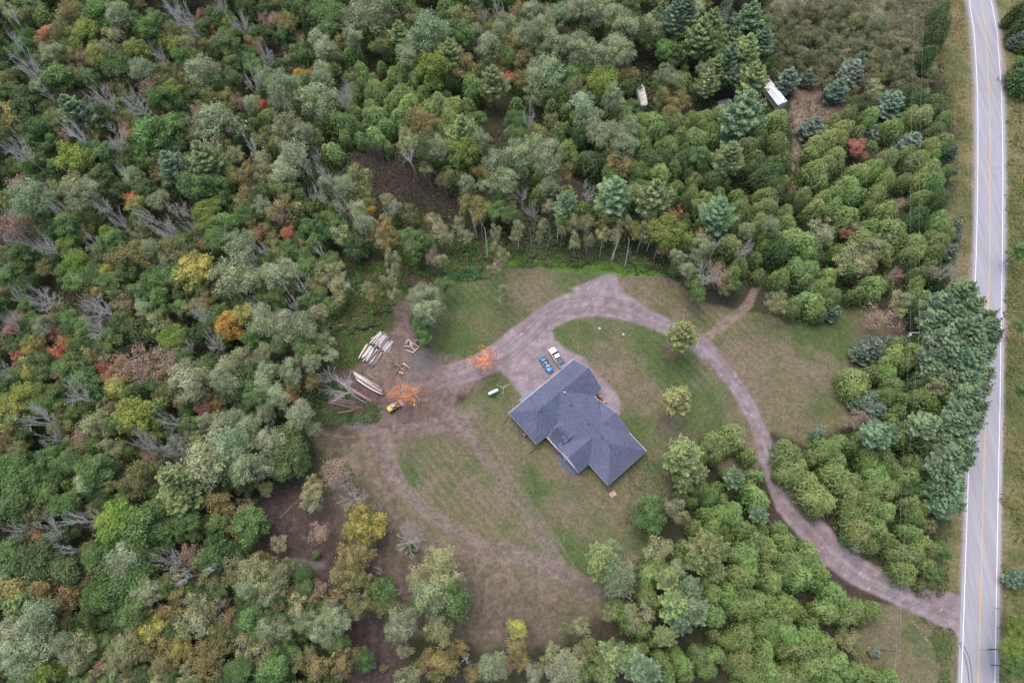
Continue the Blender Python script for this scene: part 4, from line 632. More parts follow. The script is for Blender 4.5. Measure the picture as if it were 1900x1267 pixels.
CATS = {k: k.replace('_tree', '').replace('_', ' ') for k in GROUPS}
for k in CATS: CATS[k] = 'shrub' if k == 'shrub' else ('dead tree' if k == 'dead_tree' else CATS[k]+' tree')
made = {}; LAB = {}; overflow = []
def jit(c, rn, a=.16):
    k = rn.uniform(1-a, 1+a); return tuple(max(0, v*k*rn.uniform(1-a*.45, 1+a*.45)) for v in c)
treelist.sort(key=lambda e: -(e[2]*(2 if e[4] else 1)))
TOPH = {}
for (x, y, rp, k, lab) in treelist:
    rn = random.Random(int(x*131+y*17)); m = mpp(x, y); r = rp*m*(1.06 if x < 1250 else 1.0)
    if k == 'b':
        sp, pr, npz, c1, c2, hh = 'shrub', 'poplar', 5, (.11, .12, .065), (.15, .15, .085), 5.0
        if rn.random() < .35: c1, pr = (.07, .105, .04), 'birch'; npz = 4
        nm = 'brownish' if pr == 'poplar' else 'green'; r *= 1.2; nfix = {'poplar': 5, 'birch': 6}; npz = nfix[pr]
    elif k in 'tx':
        sp, pr, npz, c1, c2, hh = 'dead_tree', '', 6 if k == 't' else 5, None, None, 13.0 if k == 't' else 12.0; nm = NM[k]
    else:
        sp, pr, npz, c1, c2, hh = KIND[k]; nm = NM[k]
    lawnside = inpoly(x, y, [(850,380),(1230,380),(1290,500),(1230,560),(860,560)]) or inpoly(x, y, [(640,430),(850,430),(850,650),(640,560)])
    h = hh*rn.uniform(.88, 1.12)
    if sp in ('cedar_tree', 'spruce_tree'): h = hh*rn.uniform(.8, 1.1)*min(1.1, max(.45, r/2.9))
    elif sp == 'shrub': h = rn.uniform(4, 6.8)
    else: h *= min(1.2, max(.38, (r/3.6)**.6))
    if lawnside and sp in ('birch_tree', 'aspen_tree', 'alder_tree'): h = rn.uniform(10, 13.5)
    if sp == 'dead_tree': h *= 1.28
    if r < 1.6 and sp not in ('dead_tree',) and not lawnside: h = max(1.6, r*2.2)
    ch = min(h*.47, r*(1.9 if sp == 'cedar_tree' else 1.15 if sp != 'pine_tree' else 1.25))      # half height of crown
    if sp in ('cedar_tree', 'spruce_tree', 'shrub'): ch = h*.49
    if lawnside and sp in ('birch_tree', 'aspen_tree', 'alder_tree'): ch = min(h*.36, r*2.1)
    zc = h-ch; wx, wy = unp(x, y, zc+.25*ch)
    # keep the tree off the open ground only when it clearly should not be there
    made[sp] = made.get(sp, 0)+1
    if made[sp] > 300: overflow.append((sp, wx, wy, r, ch, zc, k, rn.random()*6.28)); continue
    if lab is None:
        size = 'small' if r < 2.1 else ('broad' if r > 3.6 else 'medium'); s2 = {'dead_tree': ('dead tree', 'crown')}.get(sp, (sp.replace('_', ' '), ''))[0]
        s3 = s2.replace(' tree', '') if sp != 'dead_tree' else s2; tint = rn.choice(('', ''))
        for nth in range(7):
            wh = where(x, y, 12, nth); lab = '%s %s %s %s' % (size, nm, s2, wh)
            if len(lab.split()) > 16: lab = '%s %s %s' % (nm, s2, wh)
            if len(lab.split()) > 16: lab = '%s %s %s' % (nm.split()[0] if k not in 'p' else 'pinkish', s3, wh)
            if lab not in LAB: break
        else:
            lab = '%s %s %s %s' % (size, nm, s2, where(x, y)); lab = lab if len(lab.split()) <= 16 else '%s %s %s' % (nm, s3, where(x, y)); lab = lab if len(lab.split()) <= 16 else '%s %s %s' % (nm.split()[0], s3, where(x, y))
    LAB.setdefault(lab, []).append(None)
    o = bpy.data.objects.new(sp, None); o.empty_display_size = .5; COL.objects.link(o); o.location = (wx, wy, 0); o.rotation_euler = (0, 0, rn.uniform(0, 6.28))
    o['label'] = lab; o['category'] = CATS[sp]; o['group'] = GROUPS[sp]
    i = rn.randrange(npz)
    if sp == 'dead_tree':
        A, B = (BARE if k == 't' else SNAG)[i]; hh2 = h/.95
        rr = r*.8 if k == 't' else r*.62
        t = bpy.data.objects.new('trunk', A); t.parent = o; COL.objects.link(t); t.scale = (rr, rr, hh2)
        t2 = bpy.data.objects.new('branches', B); t2.parent = o; COL.objects.link(t2); t2.scale = (rr, rr, hh2)
        o.rotation_euler = (rn.uniform(-.12, .12), rn.uniform(-.12, .12), o.rotation_euler[2])
    else:
        A, B = PB['%s%d' % (pr, i)]
        c = bpy.data.objects.new('crown', A); c.parent = o; COL.objects.link(c); c.location = (0, 0, zc); c.scale = (r, r*rn.uniform(.88, 1.1), ch)
        if sp not in ('cedar_tree', 'pine_tree', 'spruce_tree'): c.scale = (r*1.06*rn.uniform(.88, 1.12), r*1.06*rn.uniform(.8, 1.12), ch*rn.uniform(.85, 1.15)); c.rotation_euler = (rn.uniform(-.28, .28), rn.uniform(-.28, .28), 0)
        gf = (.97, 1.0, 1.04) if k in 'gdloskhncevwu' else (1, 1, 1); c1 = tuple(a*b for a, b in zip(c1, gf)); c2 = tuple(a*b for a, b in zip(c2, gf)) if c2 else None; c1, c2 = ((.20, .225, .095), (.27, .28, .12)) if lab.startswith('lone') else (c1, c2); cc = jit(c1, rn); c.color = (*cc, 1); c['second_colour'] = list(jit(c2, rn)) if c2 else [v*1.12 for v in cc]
        if sp != 'shrub' or True:
            t = bpy.data.objects.new('trunk', B); t.parent = o; COL.objects.link(t); ts = r*.8; t.scale = (ts, ts, zc/.66)
print('trees', made, 'overflow', len(overflow), 'unique labels', len(LAB))
def low_proto(sp, seed):
    (V, Fq, vr), _ = proto_cedar(seed, 5, 2600, .056) if sp in ('cedar_tree', 'spruce_tree', 'pine_tree') else proto_broad(seed, 26, 110, .2, .056)
    return V, np.repeat(vr, 4, 0)
for sp in sorted({o_[0] for o_ in overflow}):
    LC = [low_proto(sp, 500+i) for i in range(5)]; VV = []; CC = []
    for i, (_, x, y, r, ch, zc, k, rot) in enumerate([o_ for o_ in overflow if o_[0] == sp]):
        V, vr = LC[i % 5]; c, s_ = math.cos(rot), math.sin(rot); rn = random.Random(i*7+1)
        W = np.stack([x+(V[:, 0]*c-V[:, 1]*s_)*r, y+(V[:, 0]*s_+V[:, 1]*c)*r, zc+V[:, 2]*ch], 1)
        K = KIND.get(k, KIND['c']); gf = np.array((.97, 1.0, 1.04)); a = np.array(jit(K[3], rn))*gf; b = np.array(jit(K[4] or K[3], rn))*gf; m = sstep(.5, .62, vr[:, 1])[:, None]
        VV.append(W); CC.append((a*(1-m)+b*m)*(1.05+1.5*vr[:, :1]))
    VV = np.concatenate(VV); CC = np.concatenate(CC); nm = sp.replace('_tree', '_thicket')
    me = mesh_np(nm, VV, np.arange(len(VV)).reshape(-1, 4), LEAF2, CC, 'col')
    o = link(bpy.data.objects.new(nm, me)); o['kind'] = 'stuff'; top(o, 'smaller %ss filling the gaps between the larger trees of the woods' % sp.replace('_tree', ''), sp.replace('_tree', ' trees'))

# ------------------------------------------------------------------ undergrowth, weeds (stuff)
def scatter(name, regs, label, cat, seed):
    rng = np.random.default_rng(seed); Cc = []; Nn = []; Sz = []; Co = []
    for poly, n, size, hgt, cols, clump in regs:
        P = np.array([unp(*p) for p in poly]); mn, mx = P.min(0), P.max(0); q = rng.uniform(mn, mx, size=(n*3, 2))
        ins = poly_sd(q[:, 0], q[:, 1], [tuple(p) for p in P]) > (fbm(q[:, 0], q[:, 1], 2.5, seed+40)-.45)*min(9, hgt*5+1.5); q = q[ins]
        for hp in (HOLLOW, HOLLOW2, NECLEAR): q = q[(poly_sd(q[:, 0], q[:, 1], [unp(*a) for a in hp]) < 0) | (rng.uniform(size=len(q)) < .3)]
        f = fbm(q[:, 0], q[:, 1], clump, seed+3); q = q[f > rng.uniform(.30, .62, len(q))][:n]
        f = fbm(q[:, 0], q[:, 1], clump*.5, seed+9, 3); m = len(q)
        z = rng.uniform(.05, 1, m)**.8*hgt*np.clip((f-.3)*2.5, .15, 1)
        Cc.append(np.column_stack([q, z])); Nn.append(rng.normal(size=(m, 3))*.5+np.array([0, 0, 1])); Sz.append(rng.uniform(.6, 1.3, m)*size)
        ca = np.array(cols); ci = np.clip((_hash(np.floor(q[:, 0]/1.6), np.floor(q[:, 1]/1.6), seed)*.7+rng.uniform(0, .3, m))*len(cols), 0, len(cols)-1).astype(int)
        Co.append(ca[ci]*rng.uniform(.65, 1.35, (m, 1)))
    Cc = np.concatenate(Cc); Nn = np.concatenate(Nn); Sz = np.concatenate(Sz); Co = np.concatenate(Co)
    V, Fq = cards(Cc, Nn, Sz, rng.uniform(.45, .9, len(Cc)), rng)
    me = mesh_np(name, V, Fq, FOL, np.repeat(Co, 4, 0), 'col'); o = link(bpy.data.objects.new(name, me)); o['kind'] = 'stuff'; top(o, label, cat)
FOL = vcol_mat('weeds_foliage', .75, 3, .12, 0)
G1 = [(.05,.085,.025), (.07,.11,.035), (.09,.10,.04), (.10,.15,.04)]; G2 = [(.06,.11,.03), (.10,.19,.04), (.08,.13,.035), (.14,.13,.06), (.05,.09,.04)]
scatter('undergrowth', [(LEFTWOODS, 150000, .26, 1.8, [(.06,.10,.035), (.085,.13,.045), (.11,.13,.055), (.09,.075,.05)], 9),
  ([(620,560),(640,470),(760,430),(900,440),(1000,465),(1260,478),(1275,508),(1130,494),(930,492),(850,520),(780,540),(735,560),(690,600),(640,620),(600,600)], 60000, .2, 1.3, G2+[(.16,.10,.06)], 6),
  ([(1300,200),(1760,160),(1760,540),(1420,560)], 20000, .22, 1.0, G1, 6), ([(1190,800),(1780,800),(1700,1280),(1200,1280)], 0, .22, 1.0, G1, 6)],
  'low green undergrowth and saplings carpeting the ground beneath the woods', 'undergrowth', 3)
scatter('weeds', [([(588,650),(640,560),(720,580),(700,650),(640,700),(610,700)], 7000, .14, .5, G2, 4), ([(585,740),(640,700),(720,770),(710,780),(640,790),(570,790)], 5000, .15, .6, [(.05,.09,.03),(.07,.13,.035),(.09,.14,.05)], 4),
  ([(935,480),(1060,490),(1125,486),(1150,500),(1265,490),(1262,504),(1190,511),(1140,506),(1060,503),(990,492),(935,492)], 5000, .12, .35, [(.09,.17,.03),(.11,.23,.03),(.07,.12,.03)], 3),
  ([(840,500),(920,495),(905,520),(850,530),(800,530),(790,500)], 5000, .18, 1.0, [(.06,.13,.05),(.08,.17,.06),(.05,.10,.04)], 4),
  ([(1872,0),(1960,0),(1980,1290),(1862,1290)], 42000, .2, .8, [(.08,.12,.035),(.13,.14,.045),(.20,.17,.05),(.11,.16,.04),(.16,.13,.07)], 5),
  ([(1780,200),(1800,200),(1798,500),(1770,520),(1765,300)], 5000, .16, .4, [(.12,.13,.05),(.2,.17,.09),(.15,.16,.06)], 4), ([(1700,-20),(1790,-20),(1795,180),(1780,280),(1745,180)], 6000, .15, .3, [(.14,.14,.05),(.22,.18,.09),(.12,.16,.05)], 4),
  ([(1735,900),(1765,900),(1760,1110),(1700,1110),(1730,1000)], 4000, .15, .4, [(.08,.11,.045),(.14,.14,.06)], 4), ([(1700,1140),(1770,1170),(1765,1290),(1745,1290),(1735,1190)], 3000, .14, .3, [(.08,.13,.04),(.12,.14,.06)], 4),
  ([(1420,20),(1600,-40),(1740,0),(1750,150),(1700,200),(1560,190),(1440,130)], 20000, .17, 1.6, [(.09,.10,.045),(.13,.12,.07),(.17,.15,.10),(.10,.12,.04)], 4),
  ([(1170,800),(1250,900),(1260,1010),(1190,1130),(1150,1130)], 1500, .14, .3, [(.07,.10,.04)], 4),
  ([(600,830),(640,830),(660,900),(600,930),(560,880)], 2500, .12, .25, [(.10,.11,.05),(.07,.12,.04)], 4)],
  'bright green weeds and rough grass along the lawn edge, log yard and roadside', 'weeds', 11)
scatter('fallen_leaves', [(DARK, 1600, .07, .03, [(.35,.22,.14),(.28,.2,.15),(.4,.3,.2)], 3), ([(870,640),(930,640),(940,720),(860,720)], 500, .08, .03, [(.5,.2,.1),(.45,.25,.12)], 3), ([(710,700),(800,700),(800,770),(710,770)], 350, .08, .03, [(.5,.2,.12)], 3)], 'scattered fallen leaves on the bare dirt', 'leaves', 23)

# ------------------------------------------------------------------ house
def shingle():
    m, t, b = newmat('roof_shingles'); tc = N(t, 'ShaderNodeTexCoord')
    br = N(t, 'ShaderNodeTexNoise'); br.inputs['Scale'].default_value = 3.2; br.inputs['Detail'].default_value = 3; br.inputs['Roughness'].default_value = .8
    vo = N(t, 'ShaderNodeTexVoronoi'); vo.inputs['Scale'].default_value = 3.6; t.links.new(tc.outputs['Object'], vo.inputs['Vector']); t.links.new(tc.outputs['Object'], br.inputs['Vector'])
    big = N(t, 'ShaderNodeTexNoise'); big.inputs['Scale'].default_value = .22; big.inputs['Detail'].default_value = 3; t.links.new(tc.outputs['Object'], big.inputs['Vector'])
    sp = N(t, 'ShaderNodeSeparateColor'); t.links.new(vo.outputs['Color'], sp.inputs[0])
    cr = N(t, 'ShaderNodeValToRGB'); cr.color_ramp.elements[0].color = (.068, .078, .130, 1); cr.color_ramp.elements[1].color = (.172, .190, .285, 1)
    ad = N(t, 'ShaderNodeMath', operation='MULTIPLY_ADD'); ad.inputs[1].default_value = .5; t.links.new(sp.outputs[0], ad.inputs[0])
    m2 = N(t, 'ShaderNodeMath', operation='MULTIPLY'); m2.inputs[1].default_value = .5; t.links.new(br.outputs[0], m2.inputs[0]); t.links.new(m2.outputs[0], ad.inputs[2])
    t.links.new(ad.outputs[0], cr.inputs[0])
    r = N(t, 'ShaderNodeMapRange'); r.inputs[1].default_value = .3; r.inputs[2].default_value = .7; r.inputs[3].default_value = .88; r.inputs[4].default_value = 1.1; t.links.new(big.outputs[0], r.inputs[0])
    mx = N(t, 'ShaderNodeMix', data_type='RGBA', blend_type='MULTIPLY'); mx.inputs[0].default_value = 1; t.links.new(cr.outputs[0], mx.inputs[6]); t.links.new(r.outputs[0], mx.inputs[7])
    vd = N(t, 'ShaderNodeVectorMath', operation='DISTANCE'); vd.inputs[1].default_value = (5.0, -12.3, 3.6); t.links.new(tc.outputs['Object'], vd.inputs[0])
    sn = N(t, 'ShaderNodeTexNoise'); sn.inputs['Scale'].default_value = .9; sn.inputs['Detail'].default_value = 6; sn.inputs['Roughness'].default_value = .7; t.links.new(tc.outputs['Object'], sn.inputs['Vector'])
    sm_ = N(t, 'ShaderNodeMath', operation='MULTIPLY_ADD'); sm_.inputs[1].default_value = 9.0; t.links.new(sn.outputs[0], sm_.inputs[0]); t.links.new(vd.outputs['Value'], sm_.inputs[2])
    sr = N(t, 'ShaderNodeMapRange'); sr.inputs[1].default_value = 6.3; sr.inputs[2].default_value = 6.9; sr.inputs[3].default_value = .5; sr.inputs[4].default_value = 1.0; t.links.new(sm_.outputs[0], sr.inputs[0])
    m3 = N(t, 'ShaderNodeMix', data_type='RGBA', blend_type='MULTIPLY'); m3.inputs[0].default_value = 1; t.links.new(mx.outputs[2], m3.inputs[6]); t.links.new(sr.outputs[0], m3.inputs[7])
    t.links.new(m3.outputs[2], b.inputs['Base Color']); b.inputs['Roughness'].default_value = .85
    bp = N(t, 'ShaderNodeBump'); bp.inputs['Strength'].default_value = .4; bp.inputs['Distance'].default_value = .03; t.links.new(sp.outputs[0], bp.inputs['Height']); t.links.new(bp.outputs[0], b.inputs['Normal'])
    return m
SH = shingle()
WHT = plain('white_trim', (.80, .80, .80), .5, nscale=2, namt=.06); SID = plain('stone_veneer', (.36, .31, .27), .85, nscale=5, namt=.35, bump=.4); SIDW = plain('light_siding', (.55, .54, .52), .7, nscale=2, namt=.1)
GLS = plain('window_glass', (.03, .04, .05), .08, spec=.7); CONC = plain('concrete', (.38, .37, .38), .9, nscale=3, namt=.2, bump=.2); BLK = plain('black_plastic', (.025, .025, .028), .5, nscale=6, namt=.2)
DGREY = plain('dark_shingle_seam', (.045, .05, .07), .9, nscale=6, namt=.2); WETR = plain('damp_shingles', (.06, .066, .095), .7, nscale=5, namt=.35)
STEEL = plain('galvanised_steel', (.45, .46, .47), .35, .8, nscale=6, namt=.15)
A0 = (-5.404, 47.654); AG = math.radians(40.966)
Hs = empty('house', (*A0, 0), AG, 'large bungalow with blue grey shingle roof of crossing hips and gables beside the gravel pad', 'house')
ZE = 3.0
def P3(u, v, z): return (u, -v, z)
roof = MB(); trim = MB()
def rface(*p): roof.face([P3(*q) for q in p])
# garage wing: hip at u=0, gable at u=21.5, ridge along u
g0, g1, vr_, zr = 0.0, 21.5, 5.15, 7.45; vb = 10.3
ru = 4.9
rface((g0, 0, ZE), (g1, 0, ZE), (g1, vr_, zr), (ru, vr_, zr)); rface((g0, vb, ZE), (ru, vr_, zr), (g1, vr_, zr), (g1, vb, ZE)); rface((g0, 0, ZE), (ru, vr_, zr), (g0, vb, ZE))
# main wing: ridge along v at u=12.55
ma, mb, mc, ve, zm = 6.3, 18.85, 12.55, 28.7, 7.55
rface((ma, 5.3, ZE), (mc, 5.3, zm), (mc, 22.5, zm), (ma, ve, ZE)); rface((mb, 5.3, ZE), (mb, ve, ZE), (mc, 22.5, zm), (mc, 5.3, zm)); rface((ma, ve, ZE), (mc, 22.5, zm), (mb, ve, ZE))
# rear gable wing
w0, wa, wb, wc, zw = 3.0, 14.55, 21.95, 18.25, 6.25
rface((w0, wa, ZE), (w0, wc, zw), (11.2, wc, zw), (ma+.0, wa, ZE)); rface((w0, wb, ZE), (ma, wb, ZE), (11.2, wc, zw), (w0, wc, zw))
# rear porch slope between garage and rear wing
rface((3.1, 9.9, 2.75), (3.1, 14.75, 2.75), (8.4, 14.75, 4.62), (8.4, 9.9, 4.62))
# front gable
f0, fa, fb, fc, zf = 19.1, 12.2, 22.8, 17.5, 6.1
rface((f0, fa, ZE+.02), (f0, fc, zf), (14.35, fc, zf), (mb, fa, ZE+.02)); rface((f0, fb, ZE+.02), (mb, fb, ZE+.02), (14.35, fc, zf), (f0, fc, zf))
ro = roof.out('roof', SH, Hs)
md = ro.modifiers.new('thickness', 'SOLIDIFY'); md.thickness = .09; md.offset = -1
# seams (hips, valleys, ridges)
sm = MB()
def seam(a, b, r=.05): sm.tube(P3(*a), P3(*b), r, k=5)
for a, b in (((ru, vr_, zr), (g1, vr_, zr)), ((0, 0, ZE), (ru, vr_, zr)), ((0, vb, ZE), (ru, vr_, zr)), ((mc, vr_+.5, zm), (mc, 22.5, zm)), ((mc, 22.5, zm), (ma, ve, ZE)), ((mc, 22.5, zm), (mb, ve, ZE)), ((w0, wc, zw), (11.0, wc, zw)), ((f0, fc, zf), (14.35, fc, zf))): seam(a, b, .035)
sm.out('ridge_cap', plain('ridge_shingles', (.10, .112, .16), .85, nscale=6, namt=.3), ro)
sm = MB()
for a, b in (((ma, wa+.05, ZE+.05), (11.1, wc, zw)), ((ma, wb, ZE+.05), (11.1, wc, zw)), ((mb, fa, ZE+.06), (14.4, fc, zf)), ((mb, fb, ZE+.06), (14.4, fc, zf)), ((mb, vb, ZE+.05), (mc+.2, vr_+.1, 7.4)), ((3.1, 10.25, 2.95), (8.4, 6.9, 5.9))): seam(a, b, .055)
sm.out('valley', DGREY, ro)
for (u, v, z) in ((5.4, 5.5, 7.1), (12.0, 9.3, 7.2), (12.0, 15.4, 7.2), (12.1, 20.0, 7.25), (12.2, 22.6, 7.3)):
    b = MB().box(u-.32, u+.32, -v-.3, -v+.3, z-.25, z+.32, .05, .05); b.out('roof_vent', plain('roof_vent_metal', (.075, .08, .10), .6), ro)
for (u, v, z) in ((12.6, 6.1, 7.5),):
    b = MB().tube(P3(u, v, z-.3), P3(u, v, z+.75), .2, .2, 12); c = b.out('chimney', plain('flue_grey', (.2, .2, .22), .5), ro)
    MB().tube(P3(u, v, z+.76), P3(u, v, z+.9), .2, .16, 12).out('cap', WHT, Hs)
for (u, v) in ((5.9, 1.9), (5.2, 8.2), (5.6, 8.0), (15.8, 24.0), (14.2, 24.5)):
    z = (ZE+v*.864) if v < 5 else (ZE+(vb-v)*.864 if v < 10 else ZE+(mb-u)*.72)
    MB().tube(P3(u, v, z-.1), P3(u, v, z+.38), .07, k=8).out('vent_pipe', BLK, ro)
# fascia / eavestrough
def fas(a, b, z0=ZE-.26, z1=ZE-.02, th=.11):
    (u0, v0), (u1, v1) = a, b; d = np.array([u1-u0, v1-v0]); L = np.linalg.norm(d); d /= L; n = np.array([-d[1], d[0]])*th/2
    q = [(u0-n[0], v0-n[1]), (u1-n[0], v1-n[1]), (u1+n[0], v1+n[1]), (u0+n[0], v0+n[1])]
    vs = [trim.bm.verts.new(P3(x, y, z0)) for x, y in q]+[trim.bm.verts.new(P3(x, y, z1)) for x, y in q]
    for f in ((3, 2, 1, 0), (4, 5, 6, 7), (0, 1, 5, 4), (1, 2, 6, 5), (2, 3, 7, 6), (3, 0, 4, 7)): trim.bm.faces.new([vs[i] for i in f])
e = .03
fas((-e, -e), (21.5+e, -e)); fas((-e, .0), (-e, 10.3)); fas((-e, 10.3+e), (3.0, 10.3+e)); fas((3.1-e, 10.55), (3.1-e, 14.5), 2.5, 2.78)
fas((w0, wb+e), (ma-.1, wb+e)); fas((ma-e, wb+.1), (ma-e, ve)); fas((ma-e, ve+e), (mb+e, ve+e)); fas((mb+e, fb+.1), (mb+e, ve)); fas((mb+e, vb+.1), (mb+e, fa)); fas((19.0, vb+e), (21.5, vb+e))
def rake(u, v0, z0, v1, z1):      # sloping barge board
    n = .07; vs = []
    for uu in (u-.05, u+.05):
        for v, z in ((v0, z0), (v1, z1)): vs += [trim.bm.verts.new(P3(uu, v, z-.24)), trim.bm.verts.new(P3(uu, v, z-.03))]
    a, b, c, d, e2, f, g, h = vs
    for q in ((a, c, d, b), (e2, f, h, g), (a, b, f, e2), (c, g, h, d), (b, d, h, f), (a, e2, g, c)): trim.bm.faces.new(q)
rake(21.5, 0, ZE, vr_, zr); rake(21.5, vr_, zr, vb, ZE); rake(w0, wa, ZE, wc, zw); rake(w0, wc, zw, wb, ZE); rake(f0, fa, ZE, fc, zf); rake(f0, fc, zf, fb, ZE)
trim.out('eavestrough', WHT, Hs)
sf = MB()
for (a, b, c, d) in ((0, 21.5, 0, 10.3), (6.3, 18.85, 10.3, 28.7), (3.0, 6.3, 14.55, 21.95), (3.1, 6.3, 10.3, 14.5)): sf.box(a+.02, b-.02, -d+.02, -c-.02, ZE-.34 if c != 10.3 or a > 4 else ZE-.52, ZE-.29 if c != 10.3 or a > 4 else ZE-.47)
sf.out('soffit', WHT, Hs)
wl = MB(); i_ = .5
for (a, b, c, d) in ((i_, 21.5-i_, i_, 10.3-i_), (6.3+i_, 18.85-i_, 9.8, 28.7-i_)): wl.box(a, b, -d, -c, -.3, ZE-.35)
wo = wl.out('wall', SID, Hs)
gw = MB()
gw.prism([(0, 0)]*0 or [(-vb+.5, ZE-.3), (-.5, ZE-.3), (-vr_, zr-.45)], 0, .2) if False else None
def gable(u0, u1, v0, vm, v1, zt):
    q = [(v0+.5, ZE-.28), (v1-.5, ZE-.28), (vm, zt-.42)]
    A_ = [gw.bm.verts.new(P3(u0, v, z)) for v, z in q]; B_ = [gw.bm.verts.new(P3(u1, v, z)) for v, z in q]
    gw.bm.faces.new(A_); gw.bm.faces.new(B_[::-1])
    for i in range(3): gw.bm.faces.new((A_[i], A_[(i+1) % 3], B_[(i+1) % 3], B_[i]))
gable(20.6, 20.98, 0, vr_, vb, zr); gable(3.4, 3.75, wa, wc, wb, zw); gable(18.5, 18.95, fa, fc, fb, zf)
gw.out('gable_wall', SIDW, Hs)
for (u, v, du, dv) in ((3.35, 21.4, .38, .38), (3.35, 14.9, .45, .45), (3.6, 10.9, .45, .45)):
    MB().box(u-du/2, u+du/2, -v-dv/2, -v+dv/2, -.1, ZE-.36).out('porch_post', plain('porch_stone', (.42, .33, .29), .85, nscale=7, namt=.3), Hs)
for (c, d) in ((1.6, 4.5), (5.0, 7.9)):       # garage doors on the pad side are under the eave
    pass
for k in range(3): MB().box(7.6+k*4.3, 11.0+k*4.3, -.49, -.42, 0, 2.35, .01).out('garage_door', WHT, Hs)
def win(u0, u1, v, z0, z1, axis='u', out_=1):
    if axis == 'u': f = MB().box(u0, u1, v-.06*out_ if out_ > 0 else v, v if out_ > 0 else v+.06, z0, z1); g = MB().box(u0+.08, u1-.08, (v-.08) if out_ > 0 else v+.065, (v-.065) if out_ > 0 else v+.08, z0+.08, z1-.08)
    else: f = MB().box(v if out_ > 0 else v-.06, v+.06 if out_ > 0 else v, u0, u1, z0, z1); g = MB().box((v+.065) if out_ > 0 else v-.08, (v+.08) if out_ > 0 else v-.065, u0+.08, u1-.08, z0+.08, z1-.08)
    fo = f.out('window', WHT, Hs); g.out('pane', GLS, fo)
for u in (2.0, 4.6): win(u, u+1.5, -9.8, .9, 2.3, 'u', 1)
for v in (2.5, 6.0): win(-v-1.4, -v, .5, .9, 2.3, 'v', -1)
for v in (23.6, 26.0): win(-v-1.4, -v, 6.8, .9, 2.3, 'v', -1)
for u in (8.2, 11.6, 15.0): win(u, u+1.6, -28.2, .8, 2.3, 'u', 1)
for v in (14.0, 18.0, 24.5): win(-v-1.8, -v, 18.35, .7, 2.3, 'v', 1)
MB().box(6.72, 6.8, -13.4, -11.6, 0, 2.2).out('patio_door', GLS, Hs)
MB().box(3.5, 6.6, -14.4, -10.4, -.1, .16, .02).out('porch_floor', plain('porch_slab', (.15, .15, .16), .9, nscale=3, namt=.2), Hs)
MB().box(2.1, 6.6, -21.4, -15.4, -.1, .18, .02).out('patio_deck', plain('deck_boards', (.15, .17, .23), .8, nscale=3, namt=.2), Hs)
MB().box(1.5, 2.06, -20.4, -17.2, -.1, .09, .02).out('deck_step', plain('deck_step_boards', (.13, .15, .20), .8, nscale=3, namt=.2), Hs)
MB().box(19.0, 20.6, -13.6, -10.6, -.1, .12, .03).out('front_porch', plain('porch_dark', (.12, .09, .075), .9, nscale=4, namt=.3), Hs)
# small lean-to roof over the side door of the garage (NW side)
mb_ = MB(); mb_.box(4.2, 8.4, .13, 1.25, 2.1, 2.22, .02); mb_.out('door_canopy', plain('canopy_metal', (.15, .19, .26), .5, nscale=2, namt=.1), Hs)
for u in (4.4, 8.2): MB().tube((u, 1.15, -.05), (u, 1.15, 2.1), .06).out('canopy_post', WHT, Hs)
def LP(u, v): c, s = math.cos(AG), math.sin(AG); return (A0[0]+u*c+v*s, A0[1]+u*s-v*c)
for i, (a, b, lab) in enumerate(((LP(-.3, 10.6), unp(935+230/4.871, 650+930/4.871), 'black drain hose running onto the grass from the lower corner of the garage roof'), (LP(-.2, -.1), unp(935, 650+668/4.871), 'black drain hose running onto the grass from the leftmost corner of the house'),
     (LP(6.2, 28.9), unp(1129.5, 912), 'black drain hose ending at the pinkish splash stone below the house'), (LP(19, 28.9), unp(935+1305/4.871, 650+1030/4.871), 'black drain hose running onto the grass from the rightmost corner of the house'))):
    top(MB().tube((*a, .1), (*b, .06), .06).out('drain_hose', BLK), lab, 'hose')
x, y = unp(1138, 916); s_ = MB(); s_.prism([(-.9, -.05), (.7, -.05), (.5, .1), (-.6, .12)], -.6, .6, .04); o = s_.out('splash_stone', plain('pink_stone', (.45, .30, .26), .9, nscale=3, namt=.3)); o.location = (x, y, 0); o.rotation_euler[2] = .6; top(o, 'flat pinkish stone at the end of the drain hose below the house', 'stone')
# AC unit
x, y = unp(935+188/4.871, 650+766/4.871)
ac = empty('heat_pump', (x, y, 0), AG, 'small dark heat pump standing against the lower left wall of the house', 'heat pump')
MB().box(-.45, .45, -.45, .45, 0, .85, .04).out('casing', plain('unit_grey', (.16, .17, .18), .5), ac); MB().tube((0, 0, .86), (0, 0, .9), .34, .34, 16).out('fan_grille', BLK, ac); MB().tube((0, 0, .905), (0, 0, .94), .1, .1, 10).out('fan_hub', STEEL, ac)
# grill on deck
x, y = unp(935+566/4.871, 650+962/4.871, .8)
bb = empty('barbecue', (x, y, .18), AG+.3, 'black barbecue on the grey patio deck under the rear gable', 'barbecue')
MB().prism([(-.55, .75), (.55, .75), (.5, 1.0), (.25, 1.12), (-.25, 1.12), (-.5, 1.0)], -.3, .3, .03).out('lid', BLK, bb); MB().box(-.5, .5, -.28, .28, .1, .73).out('cabinet', plain('bbq_grey', (.1, .1, .11), .5), bb)
for sx in (-.78, .78): MB().box(sx-.2, sx+.2, -.25, .25, .72, .76).out('side_shelf', STEEL, bb)
